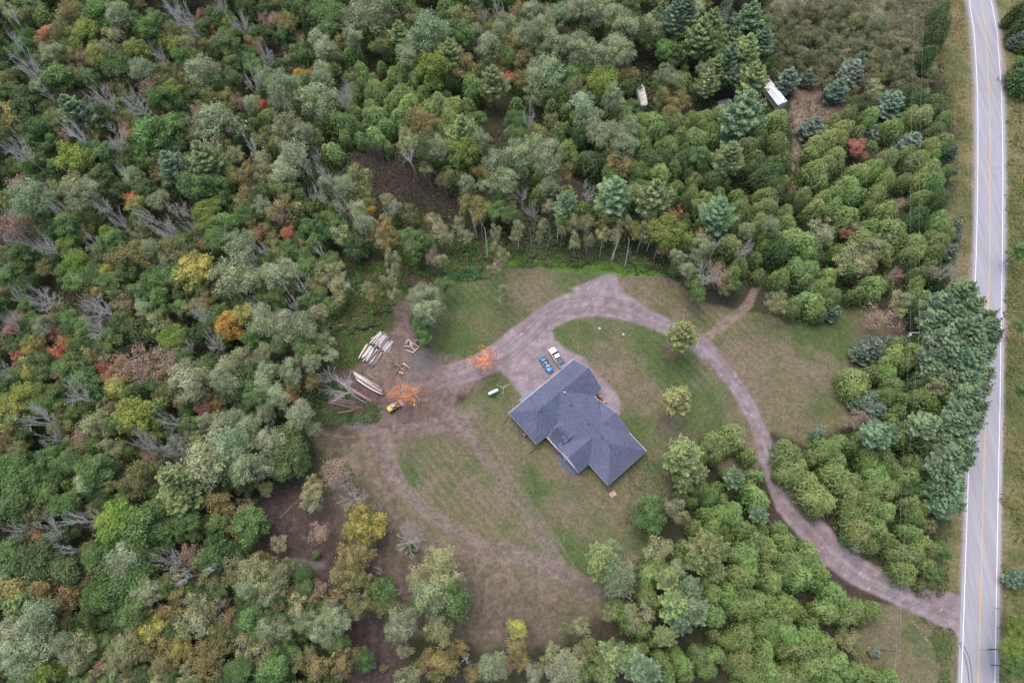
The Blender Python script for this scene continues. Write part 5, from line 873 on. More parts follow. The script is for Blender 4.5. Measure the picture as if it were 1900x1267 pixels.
# planters at the entrance
for i, (px, py, lab, c) in enumerate(((1113.6, 734.8, 'round orange pink chrysanthemum in the porch notch, the one nearer the garage wing', (.75, .34, .2)), (1122, 745.5, 'round orange yellow chrysanthemum in the porch notch, the one farther from the garage wing', (.75, .42, .15)))):
    x, y = unp(px, py, .6); p = empty('potted_flower', (x, y, .1), 0, lab, 'flower pot'); MB().tube((0, 0, 0), (0, 0, .35), .2, .28, 14).out('pot', plain('clay', (.3, .13, .07), .8), p)
    rng = np.random.default_rng(i+3); d = rng.normal(size=(420, 3)); d /= np.linalg.norm(d, axis=1, keepdims=True); d[:, 2] = abs(d[:, 2])
    V, Fq = cards(d*np.array([.42, .42, .34])+np.array([0, 0, .38]), d, np.full(420, .045), np.full(420, .8), rng)
    link(bpy.data.objects.new('blossoms', mesh_np('blossoms', V, Fq, plain('blossom', c, .7, nscale=9, namt=.35))), p)

# ------------------------------------------------------------------ vehicles
CARB = plain('blue_metallic_paint', (.045, .22, .48), .25, .3, nscale=.6, namt=.05, coat=.6); TRKB = plain('white_paint', (.80, .80, .80), .3, nscale=.6, namt=.04, coat=.5)
TYR = plain('tyre_rubber', (.02, .02, .02), .9); RIM = plain('alloy', (.4, .4, .42), .35, .8); GLC = plain('car_glass', (.02, .03, .035), .06, spec=.8); RED = plain('tail_lamp', (.5, .03, .03), .3); LMP = plain('head_lamp', (.7, .72, .75), .1, spec=.8)
TON = plain('tonneau_vinyl', (.115, .13, .18), .6, nscale=4, namt=.15); WSH = plain('windscreen_pale', (.25, .42, .46), .1, spec=.8)
def wheel(par, x, y, r=.36, w_=.24):
    t = MB().tube((x, y-w_/2, r), (x, y+w_/2, r), r, r, 20).out('wheel', TYR, par); MB().tube((x, y-w_/2-.01, r), (x, y+w_/2+.01, r), r*.6, r*.6, 14).out('rim', RIM, t)
def slab(par, name, pts, mat):      # list of (x, halfwidth, z) rows -> lofted skin, top surface
    m = MB(); rows = [[m.bm.verts.new((x, -h, z)), m.bm.verts.new((x, -h*.5, z+.02)), m.bm.verts.new((x, h*.5, z+.02)), m.bm.verts.new((x, h, z))] for x, h, z in pts]
    for a, b in zip(rows[:-1], rows[1:]):
        for i in range(3): m.bm.faces.new((a[i], a[i+1], b[i+1], b[i]))
    o = m.out(name, mat, par, True); s = o.modifiers.new('thickness', 'SOLIDIFY'); s.thickness = .03; return o
def loft(par, name, rows, mat, bev=.0):   # rows: (x, [(y,z)...]) closed sections
    m = MB(); R_ = [[m.bm.verts.new((x, y, z)) for y, z in sec] for x, sec in rows]; n = len(rows[0][1])
    for a, b in zip(R_[:-1], R_[1:]):
        for i in range(n): m.bm.faces.new((a[i], a[(i+1) % n], b[(i+1) % n], b[i]))
    m.bm.faces.new(R_[0][::-1]); m.bm.faces.new(R_[-1]); return m.out(name, mat, par, True)
def sec(hw, z0, z1, r=.12, tw=None):
    tw = hw*.86 if tw is None else tw; return [(-hw*.96, z0), (-hw, z0+.25), (-hw, z1-r*1.6), (-(hw+tw)/2, z1-r*.4), (-tw*.9, z1), (0, z1+.015), (tw*.9, z1), ((hw+tw)/2, z1-r*.4), (hw, z1-r*1.6), (hw, z0+.25), (hw*.96, z0)]
def place(a, b):
    pa, pb = unp(*a), unp(*b); return ((pa[0]+pb[0])/2, (pa[1]+pb[1])/2), math.atan2(pb[1]-pa[1], pb[0]-pa[0]), math.hypot(pb[0]-pa[0], pb[1]-pa[1])
(c_, ang, L_) = place((1023.5, 692), (1004.3, 664)); ang += math.pi       # nose towards the house
print('car', c_, L_)
car = empty('parked_car', (*c_, 0), ang, 'blue sedan parked nose toward the house on the gravel pad, left of the pickup truck', 'car')
loft(car, 'body', [(-2.35, sec(.72, .38, .80)), (-2.25, sec(.84, .28, .95)), (-1.6, sec(.92, .24, 1.02)), (-.3, sec(.93, .24, .98)), (1.0, sec(.93, .24, .98)), (1.9, sec(.88, .24, .86)), (2.25, sec(.78, .28, .74)), (2.38, sec(.62, .36, .62))], CARB)
loft(car, 'cabin_glass', [(-1.75, sec(.70, .98, 1.04, .03)), (-1.05, sec(.74, .95, 1.36, .12, .56)), (.2, sec(.76, .95, 1.40, .12, .58)), (1.12, sec(.76, .93, .99, .03, .66))], GLC)
slab(car, 'roof_panel', [(-1.1, .54, 1.395), (-.5, .57, 1.43), (.1, .58, 1.44), (.35, .56, 1.42)], plain('dark_roof', (.05, .07, .12), .2, coat=.5))
slab(car, 'windscreen', [(.40, .56, 1.385), (1.1, .68, 1.02)], WSH); slab(car, 'rear_window', [(-1.72, .6, 1.08), (-1.12, .54, 1.38)], WSH)
for x in (-1.4, 1.45):
    for y in (-.84, .84): wheel(car, x, y, .34, .22)
for s in (-1, 1):
    MB().box(.75, .95, s*1.0-.09, s*1.0+.09, .92, 1.06, .03).out('mirror', CARB, car); MB().ball((2.15, s*.6, .68), .15, 1.1, 1, .5).out('headlight', LMP, car, True); MB().box(-2.37, -2.28, s*.62-.16, s*.62+.16, .72, .84, .02).out('tail_light', RED, car)
(c_, ang, L_) = place((1023.0, 649), (1043.5, 680.5)); ang += math.pi
print('truck', c_, L_)
tk = empty('pickup_truck', (*c_, 0), ang, 'white pickup truck with dark bed cover parked tail toward the house on the gravel pad', 'pickup truck')
loft(tk, 'body', [(-2.85, sec(.86, .5, 1.0)), (-2.75, sec(.95, .45, 1.16)), (-.4, sec(.97, .42, 1.2)), (.9, sec(.97, .42, 1.2)), (2.2, sec(.96, .42, 1.14)), (2.65, sec(.88, .45, 1.0)), (2.8, sec(.72, .55, .8))], TRKB)
loft(tk, 'cabin_glass', [(-.75, sec(.78, 1.18, 1.25, .03)), (-.6, sec(.82, 1.15, 1.72, .14, .68)), (.55, sec(.83, 1.15, 1.78, .14, .7)), (1.25, sec(.84, 1.12, 1.22, .03, .76))], GLC)
slab(tk, 'cab_roof', [(-.55, .68, 1.78), (.0, .72, 1.83), (.55, .70, 1.81)], TRKB)
slab(tk, 'bed_cover', [(-2.72, .84, 1.215), (-1.7, .88, 1.235), (-.85, .88, 1.225)], TON)
MB().box(-2.98, -2.87, -.9, .9, .5, .7, .03).out('rear_bumper', STEEL, tk); MB().box(2.72, 2.92, -.85, .85, .48, .72, .04).out('front_bumper', STEEL, tk)
for x in (-1.75, 1.8):
    for y in (-.86, .86): wheel(tk, x, y, .4, .28)
for s in (-1, 1):
    MB().box(.95, 1.15, s*1.1-.12, s*1.1+.12, 1.2, 1.4, .03).out('mirror', BLK, tk); MB().ball((2.62, s*.68, .88), .17, .8, 1, .6).out('headlight', LMP, tk, True); MB().box(-2.9, -2.82, s*.86-.07, s*.86+.07, .85, 1.15, .02).out('tail_light', RED, tk)
# skid loader
YEL = plain('yellow_machine_paint', (.72, .42, .06), .45, nscale=3, namt=.2); YEL2 = plain('yellow_machine_faded', (.78, .56, .16), .5, nscale=3, namt=.2)
(c_, ang, L_) = place((723, 762), (741, 749.5)); print('loader', L_)
ld = empty('wheel_loader', (*c_, 0), ang, 'yellow compact wheel loader with its bucket forward on the dirt below the log stacks', 'loader')
MB().prism([(-1.75, .55), (-1.7, 1.25), (-1.5, 1.45), (-.55, 1.5), (-.45, .5)], -.72, .72, .06).out('engine_cover', YEL, ld)
MB().box(-.42, .95, -.55, .55, .5, 1.05, .05).out('chassis', YEL, ld)
MB().box(-1.66, -1.2, -.45, .45, 1.47, 1.55, .03).out('engine_grille', YEL2, ld)
cb = MB(); cb.prism([(-.45, 1.0), (-.5, 2.0), (-.35, 2.1), (.45, 2.08), (.72, 1.5), (.75, 1.0)], -.5, .35, .04); cb.out('cab_glass', GLC, ld)
MB().box(-.5, .5, -.53, .38, 2.11, 2.2, .04).out('cab_roof', plain('cab_roof_grey', (.42, .46, .5), .4), ld)
for s in (-1, 1):
    MB().prism([(-.5, 1.0), (-.5, 1.25), (.9, 1.1), (1.7, .55), (1.65, .38), (.9, .85)], s*.66-.08, s*.66+.08, .02).out('lift_arm', YEL2, ld)
    for x in (-1.1, .85):
        t = MB().tube((x, s*.88-.17, .48), (x, s*.88+.17, .48), .48, .48, 20).out('wheel', TYR, ld); MB().tube((x, s*.88-.18, .48), (x, s*.88+.18, .48), .24, .24, 12).out('rim', YEL2, t)
MB().prism([(1.55, .1), (1.5, .85), (1.62, .9), (1.68, .25), (2.35, .08), (2.35, .02)], -.95, .95, .01).out('bucket', plain('worn_bucket_steel', (.36, .34, .36), .5, .4, nscale=5, namt=.3), ld)
# unidentified magenta and white item beside the loader, its shape made up
x, y = unp(756.5, 736, .5); bd = empty('unidentified_item', (x, y, 0), .4, 'small unidentified magenta and white seat lying under the coral red maple by the loader', 'item')
MB().box(-.5, .35, -.35, .35, .05, .45, .12).out('item', plain('magenta_cloth', (.28, .05, .2), .8, nscale=5, namt=.3), bd); MB().ball((.25, .1, .62), .26, 1, 1, .8).out('white_part', plain('white_cloth', (.7, .66, .72), .8, nscale=5, namt=.2), bd, True)
x, y = unp(768, 751, .3); o = MB().tube((0, 0, 0), (0, 0, .35), .22, .26, 14).out('bucket', plain('yellow_plastic', (.75, .6, .25), .5)); o.location = (x, y, 0); top(o, 'tiny pale yellow pail on the dirt right of the loader bucket', 'pail')
# dirt mound near the loader
def mound(px, py, a, b, h, name, mat, label, cat, seed, rz=0):
    rng = np.random.default_rng(seed); x0, y0 = unp(px, py); n = 40; g = np.linspace(-1.15, 1.15, n); X, Y = np.meshgrid(g, g); X = X.ravel(); Y = Y.ravel(); r = np.hypot(X, Y)
    nz = fbm(X*4+seed, Y*4, 1, seed); nf = fbm(X*14+seed, Y*14, 1, seed+4); z = h*np.clip(1-r*r*(.75+.6*nz), -.06, 1)*(.7+.6*nz)+.12*(nf-.5)*h
    z = np.where(r > 1.05, -.12, z); c, s = math.cos(rz), math.sin(rz); V = np.stack([x0+(X*a*c-Y*b*s), y0+(X*a*s+Y*b*c), z-.05], 1)
    idx = np.arange(n*n).reshape(n, n); Q = np.stack([idx[:-1, :-1], idx[:-1, 1:], idx[1:, 1:], idx[1:, :-1]], -1).reshape(-1, 4)
    o = link(bpy.data.objects.new(name, mesh_np(name, V, Q, mat, smooth=True))); top(o, label, cat); return o
DM = plain('loose_soil', (.16, .105, .088), .95, nscale=2.5, namt=.35, bump=.8)
mound(752, 771, 2.2, 2.4, .7, 'dirt_mound', DM, 'low mound of reddish brown soil to the lower right of the loader', 'mound', 3)
mound(712, 787, 1.6, 1.2, .45, 'dirt_mound', DM, 'small churned heap of soil below the loader beside the dark puddle', 'mound', 5)
mound(790, 727, 2.6, 1.6, .35, 'dirt_mound', DM, 'low curved soil heap between the coral red maple and the gravel drive', 'mound', 8)

# ------------------------------------------------------------------ logs
BW = plain('white_birch_bark', (.74, .69, .68), .75, nscale=7, namt=.35); BG = plain('grey_log_bark', (.30, .25, .24), .85, nscale=6, namt=.35); BR = plain('brown_log_bark', (.26, .18, .16), .9, nscale=6, namt=.35); BO = plain('fresh_split_wood', (.52, .34, .24), .8, nscale=6, namt=.25); END = plain('sawn_end', (.50, .36, .26), .8, nscale=9, namt=.3)
logn = [0]
def log(p, q, r0, r1, mat, label, group, name='log', bend=.0):
    rn = random.Random(logn[0]*7+3); logn[0] += 1; p = Vector(p); q = Vector(q); d = (q-p).normalized(); u = d.orthogonal().normalized(); v = d.cross(u); m = bmesh.new(); k = 7; n = 4; rings = []
    bu, bv = rn.uniform(-1, 1)*bend, rn.uniform(-1, 1)*bend*.3
    for i in range(n+1):
        t = i/n; c = p.lerp(q, t)+(Vector((-d.y, d.x, 0))*bu+Vector((0, 0, 1))*bv)*math.sin(t*math.pi); r = r0+(r1-r0)*t
        rings.append([m.verts.new(c+r*(1+rn.uniform(-.08, .08))*(math.cos(6.2832*j/k)*u+math.sin(6.2832*j/k)*v)) for j in range(k)])
    for a, b in zip(rings[:-1], rings[1:]):
        for j in range(k): m.faces.new((a[j], a[(j+1) % k], b[(j+1) % k], b[j])).smooth = True
    for f in (m.faces.new(rings[0][::-1]), m.faces.new(rings[-1])): f.material_index = 1
    me = bpy.data.meshes.new(name); m.to_mesh(me); m.free(); me.materials.append(mat); me.materials.append(END)
    return top(link(bpy.data.objects.new(name, me)), label, 'log', group)
def c5(x, y, z=0): return unp(580+x/7.4545, 590+y/7.4545, z)
rl = random.Random(77)
def heap(cx, cy, ang, hl, hw, n, layers, mats, label, group, zstep=.26, r=.16, aj=7):
    i = 0
    for lay in range(layers):
        m = int(n*(1-.2*lay)/sum(1-.2*k for k in range(layers)))
        for j in range(m):
            f = -1+2*(j+.5)/m; w_ = f*hw*(1-.18*lay)+rl.uniform(-1, 1)*hw*.05; a = math.radians(ang+rl.uniform(-aj, aj)); l = hl*rl.uniform(.5, 1.1); so_ = rl.uniform(-.22, .22)*hl
            ca, sa = math.cos(a), math.sin(a); na = math.radians(ang+90); mx, my = cx+w_*math.cos(na)+so_*ca, cy+w_*math.sin(na)+so_*sa
            A = c5(mx-l*ca, my-l*sa); B = c5(mx+l*ca, my+l*sa); z = .14+lay*zstep+rl.uniform(-.03, .05); rr = r*rl.uniform(.7, 1.25)
            log((*A, z), (*B, z+rl.uniform(-.08, .08)), rr, rr*rl.uniform(.7, .95), rl.choice(mats), label, group, bend=.08)
W3 = [BW, BW, BW, BG]
heap(800, 515, -58, 112, 135, 46, 4, [BW, BW, BW, BG, BR], 'white birch log in the lower half of the big white log pile', 'white logs in the lower half of the pile')
heap(965, 330, -52, 105, 125, 46, 4, W3, 'white birch log in the upper half of the big white log pile', 'white logs in the upper half of the pile')
for (a, b, c, d, mt) in ((780,135,890,205,BG), (640,560,665,500,BO), (840,740,945,590,BO), (1040,480,1090,400,BW), (1000,450,1120,360,BG), (805,290,850,260,BW)):
    log((*c5(a, b), .15), (*c5(c, d), .2), .1, .08, mt, 'loose log lying at the rim of the big white log pile', 'loose logs around the white pile')
for k in range(17):
    a = rl.uniform(0, 180); x = 1375+rl.uniform(-75, 70); y = 385+rl.uniform(-75, 85); l = rl.uniform(28, 62); ca, sa = math.cos(math.radians(a)), math.sin(math.radians(a))
    log((*c5(x-l*ca, y-l*sa), .12+.03*k), (*c5(x+l*ca, y+l*sa), .15+.03*k), .11, .09, rl.choice([BW, BW, BG, BR]), 'short log in the jumbled heap right of the dirt lane', 'short logs in the heap right of the dirt lane')
log((*c5(1390, 480), .2), (*c5(1490, 400), .3), .2, .14, BO, 'orange freshly split log at the lower rim of the heap right of the dirt lane', None)
for k in range(13):
    a = rl.choice([-45, -50, -35, 30, -60])+rl.uniform(-12, 12); x = 1240+rl.uniform(-70, 65); y = 690+rl.uniform(-60, 55); l = rl.uniform(30, 75); ca, sa = math.cos(math.radians(a)), math.sin(math.radians(a))
    log((*c5(x-l*ca, y-l*sa), .12+.03*k), (*c5(x+l*ca, y+l*sa), .15+.03*k), .1, .08, rl.choice([BG, BR, BO, BW]), 'mixed grey and brown log in the small heap beside the grey puddle', 'logs in the small heap beside the grey puddle')
log((*c5(1195, 755), .25), (*c5(1265, 775), .25), .3, .28, BO, 'thick pinkish stump piece at the foot of the small heap beside the grey puddle', None)
for k in range(8):
    x = 320+rl.uniform(-35, 35); y = 405+rl.uniform(-45, 45); a = rl.uniform(60, 120) if k % 3 else rl.uniform(-20, 20); l = rl.uniform(22, 48); ca, sa = math.cos(math.radians(a)), math.sin(math.radians(a))
    log((*c5(x-l*ca, y-l*sa), .1+.04*k), (*c5(x+l*ca, y+l*sa), .1+.04*k), .08, .07, rl.choice([BO, BR, BR]), 'reddish brown log in the little heap at the wood edge left of the white pile', 'reddish logs in the little heap')
# long log stack: direction down-right
def longs(x0, y0, x1, y1, L0, L1, slope, n, mats, label, group, r=.14, z=.15):
    for i in range(n):
        f = (i+.5)/n; x = x0+(x1-x0)*f+rl.uniform(-15, 15); y = y0+(y1-y0)*f+rl.uniform(-8, 8); L = rl.uniform(L0, L1); s = slope+rl.uniform(-.05, .05)
        zz = z+rl.uniform(.3, 1.0); log((*c5(x, y), zz), (*c5(x+L, y+L*s), zz), r*rl.uniform(.8, 1.2), r*rl.uniform(.5, .8), mats[i % len(mats)] if rl.random() < .6 else rl.choice(mats), label, group, bend=.25)
longs(555, 745, 640, 890, 300, 400, .58, 22, [BW, BG, BW, BR], 'long pale and grey trunk in the stack at the upper right of the slash', 'long trunks in the log stack', .2)
longs(760, 770, 770, 775, 150, 160, .55, 1, [BO], 'single thin tan log lying above the long log stack', None, .09)
longs(640, 830, 780, 900, 200, 300, .5, 5, [BG, BR, BG], 'dark trunk lying beside the long pale stack', 'dark trunks beside the stack', .16)
longs(330, 850, 520, 980, 300, 380, .66, 7, [BR, BG, BR, BO], 'long brown trunk under the bare forked tree', 'brown trunks under the forked tree', .18)
longs(250, 1110, 240, 1180, 340, 460, .22, 11, [BR, BR, BG], 'long brown pole in the lower pole stack left of the loader', 'brown poles in the lower stack', .15)
longs(560, 1290, 300, 1340, 200, 260, -.18, 2, [BO, BR], 'thin pole lying along the lower edge of the weeds left of the loader', 'thin poles along the weeds', .07)
for (a, b, c, d, mt, lab) in ((190,135,300,110,BG,'grey fallen trunk at the wood edge above the white pile, leftmost of the row'), (300,120,640,60,BO,'long tan fallen trunk above the white log pile'), (640,60,880,28,BG,'slender grey fallen trunk reaching right above the white log pile'), (560,112,710,92,BG,'short grey fallen trunk parallel to the long tan one above the white pile'), (760-200,60-40,1030-200,-60,BG,'pale fallen trunk highest above the white log pile')):
    log((*c5(a, b), .3), (*c5(c, d), .35), .15, .08, mt, lab, None, bend=.2)
def bare_at(bx, by, h, rr, i, label, lean=(0, 0)):
    wx, wy = unp(bx, by); o = bpy.data.objects.new('dead_tree', None); COL.objects.link(o); o.location = (wx, wy, 0); o.rotation_euler = (lean[0], lean[1], 0); top(o, label, 'dead tree')
    A, B = BARE[i]; t = bpy.data.objects.new('trunk', A); t.parent = o; COL.objects.link(t); t.scale = (rr*.9, rr*.9, h); t = bpy.data.objects.new('branches', B); t.parent = o; COL.objects.link(t); t.scale = (rr, rr, h)
bare_at(680, 748, 15, 4.3, 2, 'tall forked bare grey tree leaning left over the long log stacks', (-.12, -.42))
bare_at(673, 933, 13, 4.2, 3, 'bare grey tree with long pale trunk standing alone in the dirt field')
bare_at(762, 1010, 9, 4.6, 4, 'low spreading bare grey tree in the dirt field right of the yellow maple')
bare_at(600, 655, 11, 2.2, 1, 'slim bare tree at the wood edge left of the white log pile')
# slash (twigs)
def slash(name, poly, n, label, seed, col=(.24, .165, .15), L=2.0, dirn=None):
    rng = np.random.default_rng(seed); P = np.array([unp(*p) for p in poly]); mn, mx = P.min(0), P.max(0); segs = []
    q = rng.uniform(mn, mx, size=(n*3, 2)); ins = poly_sd(q[:, 0], q[:, 1], [tuple(p) for p in P]) > 0; q = q[ins][:n]
    for x, y in q:
        a = rng.uniform(0, 6.28) if dirn is None else dirn+rng.normal()*.5; l = rng.uniform(.4, 1)*L; z = rng.uniform(.03, .35); segs.append(((x, y, z), (x+l*math.cos(a), y+l*math.sin(a), z+rng.uniform(-.02, .3)), .075, .035))
    V, Fq = tubes(segs, 3); o = link(bpy.data.objects.new(name, mesh_np(name, V, Fq, plain(name+'_bark', col, .9, nscale=3, namt=.4)))); o['kind'] = 'stuff'; top(o, label, 'brush')
def q5(*p): return [(580+x/7.4545, 590+y/7.4545) for x, y in p]
slash('brush_pile', q5((320,740),(560,760),(900,1000),(880,1190),(700,1130),(420,900)), 1500, 'reddish brown heap of cut twigs between the long trunks', 5)
slash('brush_pile', [(745,525),(770,515),(795,520),(800,540),(785,550),(755,535)], 450, 'reddish brown heap of cut twigs at the top end of the dirt lane', 6, (.26, .15, .13))
slash('brush_pile', q5((230,1130),(700,1190),(700,1300),(260,1240)), 350, 'thin brown brush among the lower pole stack', 7)
slash('hollow_deadfall', HOLLOW, 900, 'tangle of brown dead branches on the floor of the dark hollow in the woods', 8, (.13, .085, .08), 3.0)
slash('dead_branches', [(1380,960),(1420,1000),(1500,1080),(1490,1120),(1430,1060),(1380,1000)], 160, 'dead branches beneath the cedars beside the driveway', 9, (.14, .11, .10))
POLEM = plain('pole_bark', (.30, .23, .205), .9, nscale=5, namt=.3); POLES = []
for a_, b_ in BARE:
    p1 = a_.copy(); p1.materials[0] = POLEM; p2 = b_.copy(); p2.materials[0] = POLEM; POLES.append((p1, p2))
# thin bare trunks standing in the dark hollow
th = random.Random(9); HT = None
for i in range(230):
    x = th.uniform(650, 900); y = th.uniform(285, 440)
    if not inpoly(x, y, [(655,285),(700,290),(800,330),(900,390),(910,440),(850,430),(800,420),(720,370),(680,340)]): continue
    wx, wy = unp(x, y); h = th.uniform(7, 11); o = bpy.data.objects.new('sapling', None); COL.objects.link(o); o.location = (wx, wy, 0); o.rotation_euler = (th.uniform(-.1, .1), th.uniform(-.1, .1), th.uniform(0, 6))
    top(o, 'thin bare pole of a young tree standing in the dark hollow of the woods', 'sapling', 'thin bare trunks in the dark hollow'); A, B = POLES[i % 6]
    t = bpy.data.objects.new('trunk', A); t.parent = o; COL.objects.link(t); t.scale = (1.7, 1.7, h*1.5); t2 = bpy.data.objects.new('branches', B); t2.parent = o; COL.objects.link(t2); t2.scale = (.6, .6, h)
# slender bare birch trunks along the north lawn edge and left of the log yard (base px)
for (bx, by, h, lab) in ((985,470,12,'x'),(962,462,9,'x'),(972,430,11,'x'),(1015,463,12,'x'),(1034,452,11,'x'),(1083,462,10,'x'),(1087,470,10,'x'),(1113,478,9,'x'),(1133,484,12,'x'),(1137,483,11,'x'),(1160,494,13,'x'),(1181,470,10,'x'),(1200,466,9,'x'),(1213,483,8,'x'),(881,442,13,'x'),(886,444,13,'x'),(895,440,12,'x'),(682,463,15,'x'),(695,467,14,'x'),(727,432,10,'x'),(590,575,17,'x'),(568,592,17,'x'),(628,562,13,'x'),(905,478,14,'x'),(669,490,8,'x')):
    rn = random.Random(int(bx*7+by)); wx, wy = unp(bx, by); r = rn.uniform(.11, .17); e = (wx+rn.uniform(-.6, .6), wy+rn.uniform(-.5, .5), h); m = ((wx+e[0])/2+rn.uniform(-.25, .25), (wy+e[1])/2+rn.uniform(-.2, .2), h/2)
    V, Fq = tubes([((wx, wy, -.1), m, r, r*.85), (m, e, r*.85, r*.45), (m, (m[0]+.8, m[1]+.5, m[2]+1.8), .05, .02), (e, (e[0]-.5, e[1]+.6, e[2]+1.3), .05, .02)], 7)
    o = link(bpy.data.objects.new('leaning_birch', mesh_np('leaning_birch', V, Fq, MAT['snag' if rn.random() < .5 else 'birch'], smooth=True))); top(o, 'slender pale birch trunk %s' % where(bx, by), 'tree trunk', 'slender birch trunks at the wood edge')

# ------------------------------------------------------------------ trailers and sheds
def quad_box(px, z0, z1, name, mat, par=None):
    P = [unp(x, y, z1) for x, y in px]; m = MB(); a = [m.bm.verts.new((*p, z0)) for p in P]; b = [m.bm.verts.new((*p, z1)) for p in P]; n = len(P)
    m.bm.faces.new(a[::-1]); m.bm.faces.new(b)
    for i in range(n): m.bm.faces.new((a[i], a[(i+1) % n], b[(i+1) % n], b[i]))
    return m.out(name, mat, par)
TW = plain('white_metal_roof', (.80, .81, .84), .4, nscale=1.5, namt=.08)
def frame_from(px, z):      # centre, angle, length, width from 4 roof corner px (a,b = one long edge, c,d = the other)
    a, b, c, d = [np.array(unp(x, y, z)) for x, y in px]; ctr = (a+b+c+d)/4; u = (b-a); L = np.linalg.norm(u); return ctr, math.atan2(u[1], u[0]), L, np.linalg.norm(d-a)
ctr, an, L_, W_ = frame_from([(1422,134),(1453,174),(1440,192),(1412,156)], 3.2); print('trailer', L_, W_)
tr = empty('trailer', (*ctr, 0), an, 'long white trailer with a dark seam along its roof, half hidden beside the big pine', 'trailer')
L2 = L_/2+1.6; 
MB().box(-L2, L2, -1.45, 1.45, .6, 3.1, .08).out('body', plain('trailer_side', (.6, .6, .62), .5, nscale=2, namt=.1), tr)
MB().box(-L2, L2, .02, 1.5, 3.12, 3.22, .03).out('roof', TW, tr); MB().box(-L2, L2, -1.7, -.03, 2.98, 3.06, .03).out('awning', TW, tr)
MB().tube((L2-.9, 1.1, 3.2), (L2-.9, 1.1, 3.45), .16).out('roof_vent', BLK, tr)
for x in (-1, 1):
    for y in (-1.2, 1.2): t = MB().tube((x, y-.12, .35), (x, y+.12, .35), .36, k=16).out('wheel', TYR, tr)
ctr, an, L_, W_ = frame_from([(1178,160),(1186,196),(1205,192),(1196,150)], 3.2); print('camper', L_, W_)
rv = empty('camper_trailer', (*ctr, 0), an, 'dirty white round ended camper trailer roof showing between poplars in the upper middle', 'trailer')
m = MB(); pr = []
for i in range(20):
    q = 6.2832*i/20; pr.append((4.0*np.sign(math.cos(q))*abs(math.cos(q))**.55, 1.35*np.sign(math.sin(q))*abs(math.sin(q))**.4))
for z0, z1, nm, mt, k in ((.5, 2.7, 'body', plain('camper_side', (.5, .5, .5), .5, nscale=2, namt=.2), 1.0), (2.705, 3.0, 'roof', plain('stained_white_roof', (.62, .58, .55), .6, nscale=2.2, namt=.35), .97)):
    m = MB(); a = [m.bm.verts.new((x*k, y*k, z0)) for x, y in pr]; b = [m.bm.verts.new((x*k*(.9 if nm == 'roof' else 1), y*k*(.8 if nm == 'roof' else 1), z1)) for x, y in pr]
    m.bm.faces.new(a[::-1]); m.bm.faces.new(b)
    for i in range(20): m.bm.faces.new((a[i], a[(i+1) % 20], b[(i+1) % 20], b[i]))
    m.out(nm, mt, rv)
for y in (-1.15, 1.15): MB().tube((0, y-.12, .35), (0, y+.12, .35), .36, k=16).out('wheel', TYR, rv)
x, y = unp(1345, 192, 2.2); sh = empty('garden_shed', (x, y, 0), .35, 'low grey roofed shed under the pines left of the white trailer', 'shed')
MB().box(-1.9, 1.9, -1.2, 1.2, 0, 2.1).out('wall', plain('shed_boards', (.2, .17, .15), .9, nscale=4, namt=.3), sh); MB().prism([(-1.5, 2.1), (0, 2.8), (1.5, 2.1), (0, 2.65)], -2.1, 2.1).out('roof', plain('shed_roof', (.22, .22, .24), .8, nscale=4, namt=.25), sh).rotation_euler[2] = math.pi/2
x, y = unp(1296, 168, .8); o = MB().box(-1.3, 1.3, -.12, .12, 0, .5, .03).out('plank_stack', plain('pale_planks', (.6, .6, .6), .7, nscale=3, namt=.15)); o.location = (x, y, 0); o.rotation_euler[2] = .3; top(o, 'short pale plank bundle in the dark gap left of the big pines', 'planks')

# ------------------------------------------------------------------ propane tank, clothes line, lids, plank
pa = unp(908, 730, 1); pb = unp(923, 723, 1); an = math.atan2(pb[1]-pa[1], pb[0]-pa[0])
tk2 = empty('propane_tank', (*unp(915.5, 727, .9), 0), an, 'long white propane tank on the grass left of the house', 'propane tank')
m = MB(); m.tube((-1.15, 0, .95), (1.15, 0, .95), .47, k=20); m.ball((-1.15, 0, .95), .47, .6, .995, .995, 20, 12); m.ball((1.15, 0, .95), .47, .6, .995, .995, 20, 12); m.out('tank', plain('tank_white', (.80, .80, .79), .35, nscale=2, namt=.05), tk2, True)
MB().ball((0, 0, 1.42), .2, 1, 1, .5).out('valve_dome', plain('dome_grey', (.5, .5, .5), .4), tk2, True)
for x in (-.8, .8): MB().box(x-.12, x+.12, -.4, .4, -.05, .5, .02).out('foot', CONC, tk2)
x, y = unp(914.5, 735); bs = MB(); 
for i in range(4): bs.ball((math.cos(i*1.7)*.4, math.sin(i*1.7)*.3, .16), .3, 1.1, .9, .6, 10, 6)
o = bs.out('shrub', plain('dark_green_bush', (.05, .10, .055), .9, nscale=5, namt=.4)); o.location = (x, y, 0); top(o, 'tiny dark green bush at the foot of the propane tank', 'shrub')
x, y = unp(934, 719, 2); cl = empty('clothes_line', (x, y, 0), .3, 'pole clothes line with three splayed arms between the propane tank and the house', 'clothes line')
MB().tube((0, 0, -.1), (0, 0, 2.1), .05).out('post', STEEL, cl)
for i, a in enumerate((.25, 2.5, 4.35)): MB().tube((0, 0, 2.0), (1.9*math.cos(a), 1.9*math.sin(a), 2.35), .045).out('arm', plain('arm_pale', (.6, .55, .48), .7), cl)
for i, (px, py, lab) in enumerate(((1112.5, 609.5, 'round green septic lid in the front lawn, the left one'), (1156.5, 620.5, 'round green septic lid in the front lawn, the right one'))):
    x, y = unp(px, py); p = empty('septic_lid', (x, y, 0), 0, lab, 'lid'); MB().tube((0, 0, -.05), (0, 0, .14), .42, .40, 18).out('riser', plain('lid_green', (.12, .26, .18), .6), p); MB().tube((0, 0, .145), (0, 0, .2), .34, .26, 18).out('cover', plain('lid_pale_green', (.35, .48, .42), .6), p)
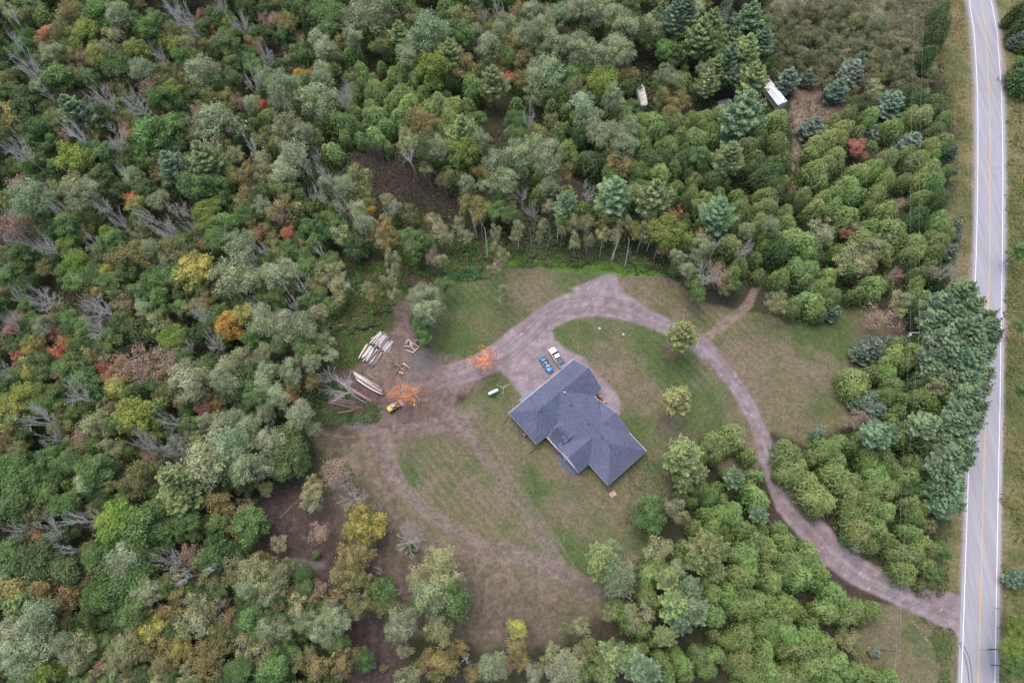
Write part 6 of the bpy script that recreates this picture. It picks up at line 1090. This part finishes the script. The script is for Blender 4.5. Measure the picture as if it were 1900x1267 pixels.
x, y = unp(994, 490); o = MB().box(-.28, .28, -.06, .06, 0, 2.3, .02).out('upright_plank', plain('pink_plank', (.52, .36, .33), .8, nscale=4, namt=.3)); o.location = (x, y, 0); top(o, 'upright weathered pinkish board at the north edge of the lawn', 'board')
# culvert rocks by the driveway mouth
rg = random.Random(31); RK = plain('pale_rock', (.30, .28, .27), .85, nscale=4, namt=.3, bump=.4)
for i in range(34):
    if i < 16: px, py = 1350+rg.uniform(945, 1030)/2.602, 780+rg.uniform(785, 812)/2.602
    else: t = rg.random(); px, py = 1350+(870+120*t+rg.uniform(-8, 8))/2.602, 780+(935+150*t+rg.uniform(-10, 10))/2.602
    x, y = unp(px, py); m = MB(); m.ball((0, 0, .08), rg.uniform(.10, .22), rg.uniform(.8, 1.3), 1, .7, 6, 4); o = m.out('rock', RK); o.location = (x, y, 0); o.rotation_euler = (0, rg.uniform(-.3, .3), rg.uniform(0, 3))
    up = i < 16; top(o, 'pale rock in the cluster %s the driveway mouth' % ('above' if up else 'along the ditch below'), 'rock', 'rocks above the driveway mouth' if up else 'rocks along the ditch below the driveway')

# ------------------------------------------------------------------ power poles and lines
WD = plain('pole_wood', (.24, .215, .19), .9, nscale=5, namt=.25)
def pole(top_px, h, label, arm=True, r=.16):
    x, y = unp(*top_px, h); p = empty('power_pole', (x, y, 0), 0, label, 'power pole'); MB().tube((0, 0, -.3), (0, 0, h), r, r*.65, 12).out('post', WD, p)
    if arm:
        MB().box(-.3, 2.2, -.07, .07, h-.5, h-.36).out('crossarm', plain('arm_wood', (.42, .41, .40), .8, nscale=4, namt=.2), p); MB().tube((.42, -.2, h-2.1), (.42, -.2, h-1.0), .28, k=16).out('transformer', plain('transformer_grey', (.68, .69, .70), .4), p)
        MB().tube((0, 0, h-1.3), (1.2, 0, h-.5), .035).out('brace', STEEL, p)
        for q in (0, 2.1): MB().tube((q, 0, h-.36), (q, 0, h-.1), .06, .04).out('insulator', plain('porcelain', (.6, .58, .55), .3), p)
    else:
        MB().tube((0, 0, h), (0, 0, h+.25), .06, .04).out('insulator', STEEL, p)
    return x, y, h
a = pole((1690, 616), 11.5, 'wooden power pole with crossarm and grey transformer between the lawn and the roadside pines'); b = pole((1663, 1207.7), 8.5, 'thin wooden power pole on the grass at the bottom right', False, .12)
tp = (a[0]+2.1, a[1], a[2]-.1); up1 = (*unp(1716, -20, 11.3), 11.3); up0 = (*unp(1699, -20, 11.3), 11.3)
dn1 = (*unp(1657, 1360, 8.6), 8.6)
def wire(p, q, sag, label, r=.014):
    segs = []; n = 24; P = [(p[0]+(q[0]-p[0])*i/n, p[1]+(q[1]-p[1])*i/n, p[2]+(q[2]-p[2])*i/n-4*sag*(i/n)*(1-i/n)) for i in range(n+1)]
    V, Fq = tubes([(P[i], P[i+1], r, r) for i in range(n)], 4); top(link(bpy.data.objects.new('power_line', mesh_np('power_line', V, Fq, plain('cable', (.42, .42, .43), .5)))), label, 'cable')
wire(tp, up1, 1.2, 'right hand cable running up from the crossarm pole over the upper cedars'); wire((a[0], a[1], a[2]-.1), up0, 1.2, 'left hand cable running up from the crossarm pole over the upper cedars')
wire(tp, (b[0]+.5, b[1], b[2]+.2), 1.0, 'right hand cable from the crossarm pole down to the thin bottom pole'); wire((a[0], a[1], a[2]-.1), (b[0], b[1], b[2]+.2), 1.0, 'left hand cable from the crossarm pole down to the thin bottom pole')
wire((b[0], b[1], b[2]+.2), dn1, .8, 'cable leaving the bottom edge from the thin pole')
# wooden fence rail remnants by the pink clearing
for (x0, y0, x1, y1, lab) in ((1517,144,1518,163,'upper leaning log at the right rim of the pink dirt clearing'), (1519,163,1535,172,'lower leaning log at the right rim of the pink dirt clearing')):
    log((*unp(x0, y0), .15), (*unp(x1, y1), .15), .12, .1, BR, lab, None)
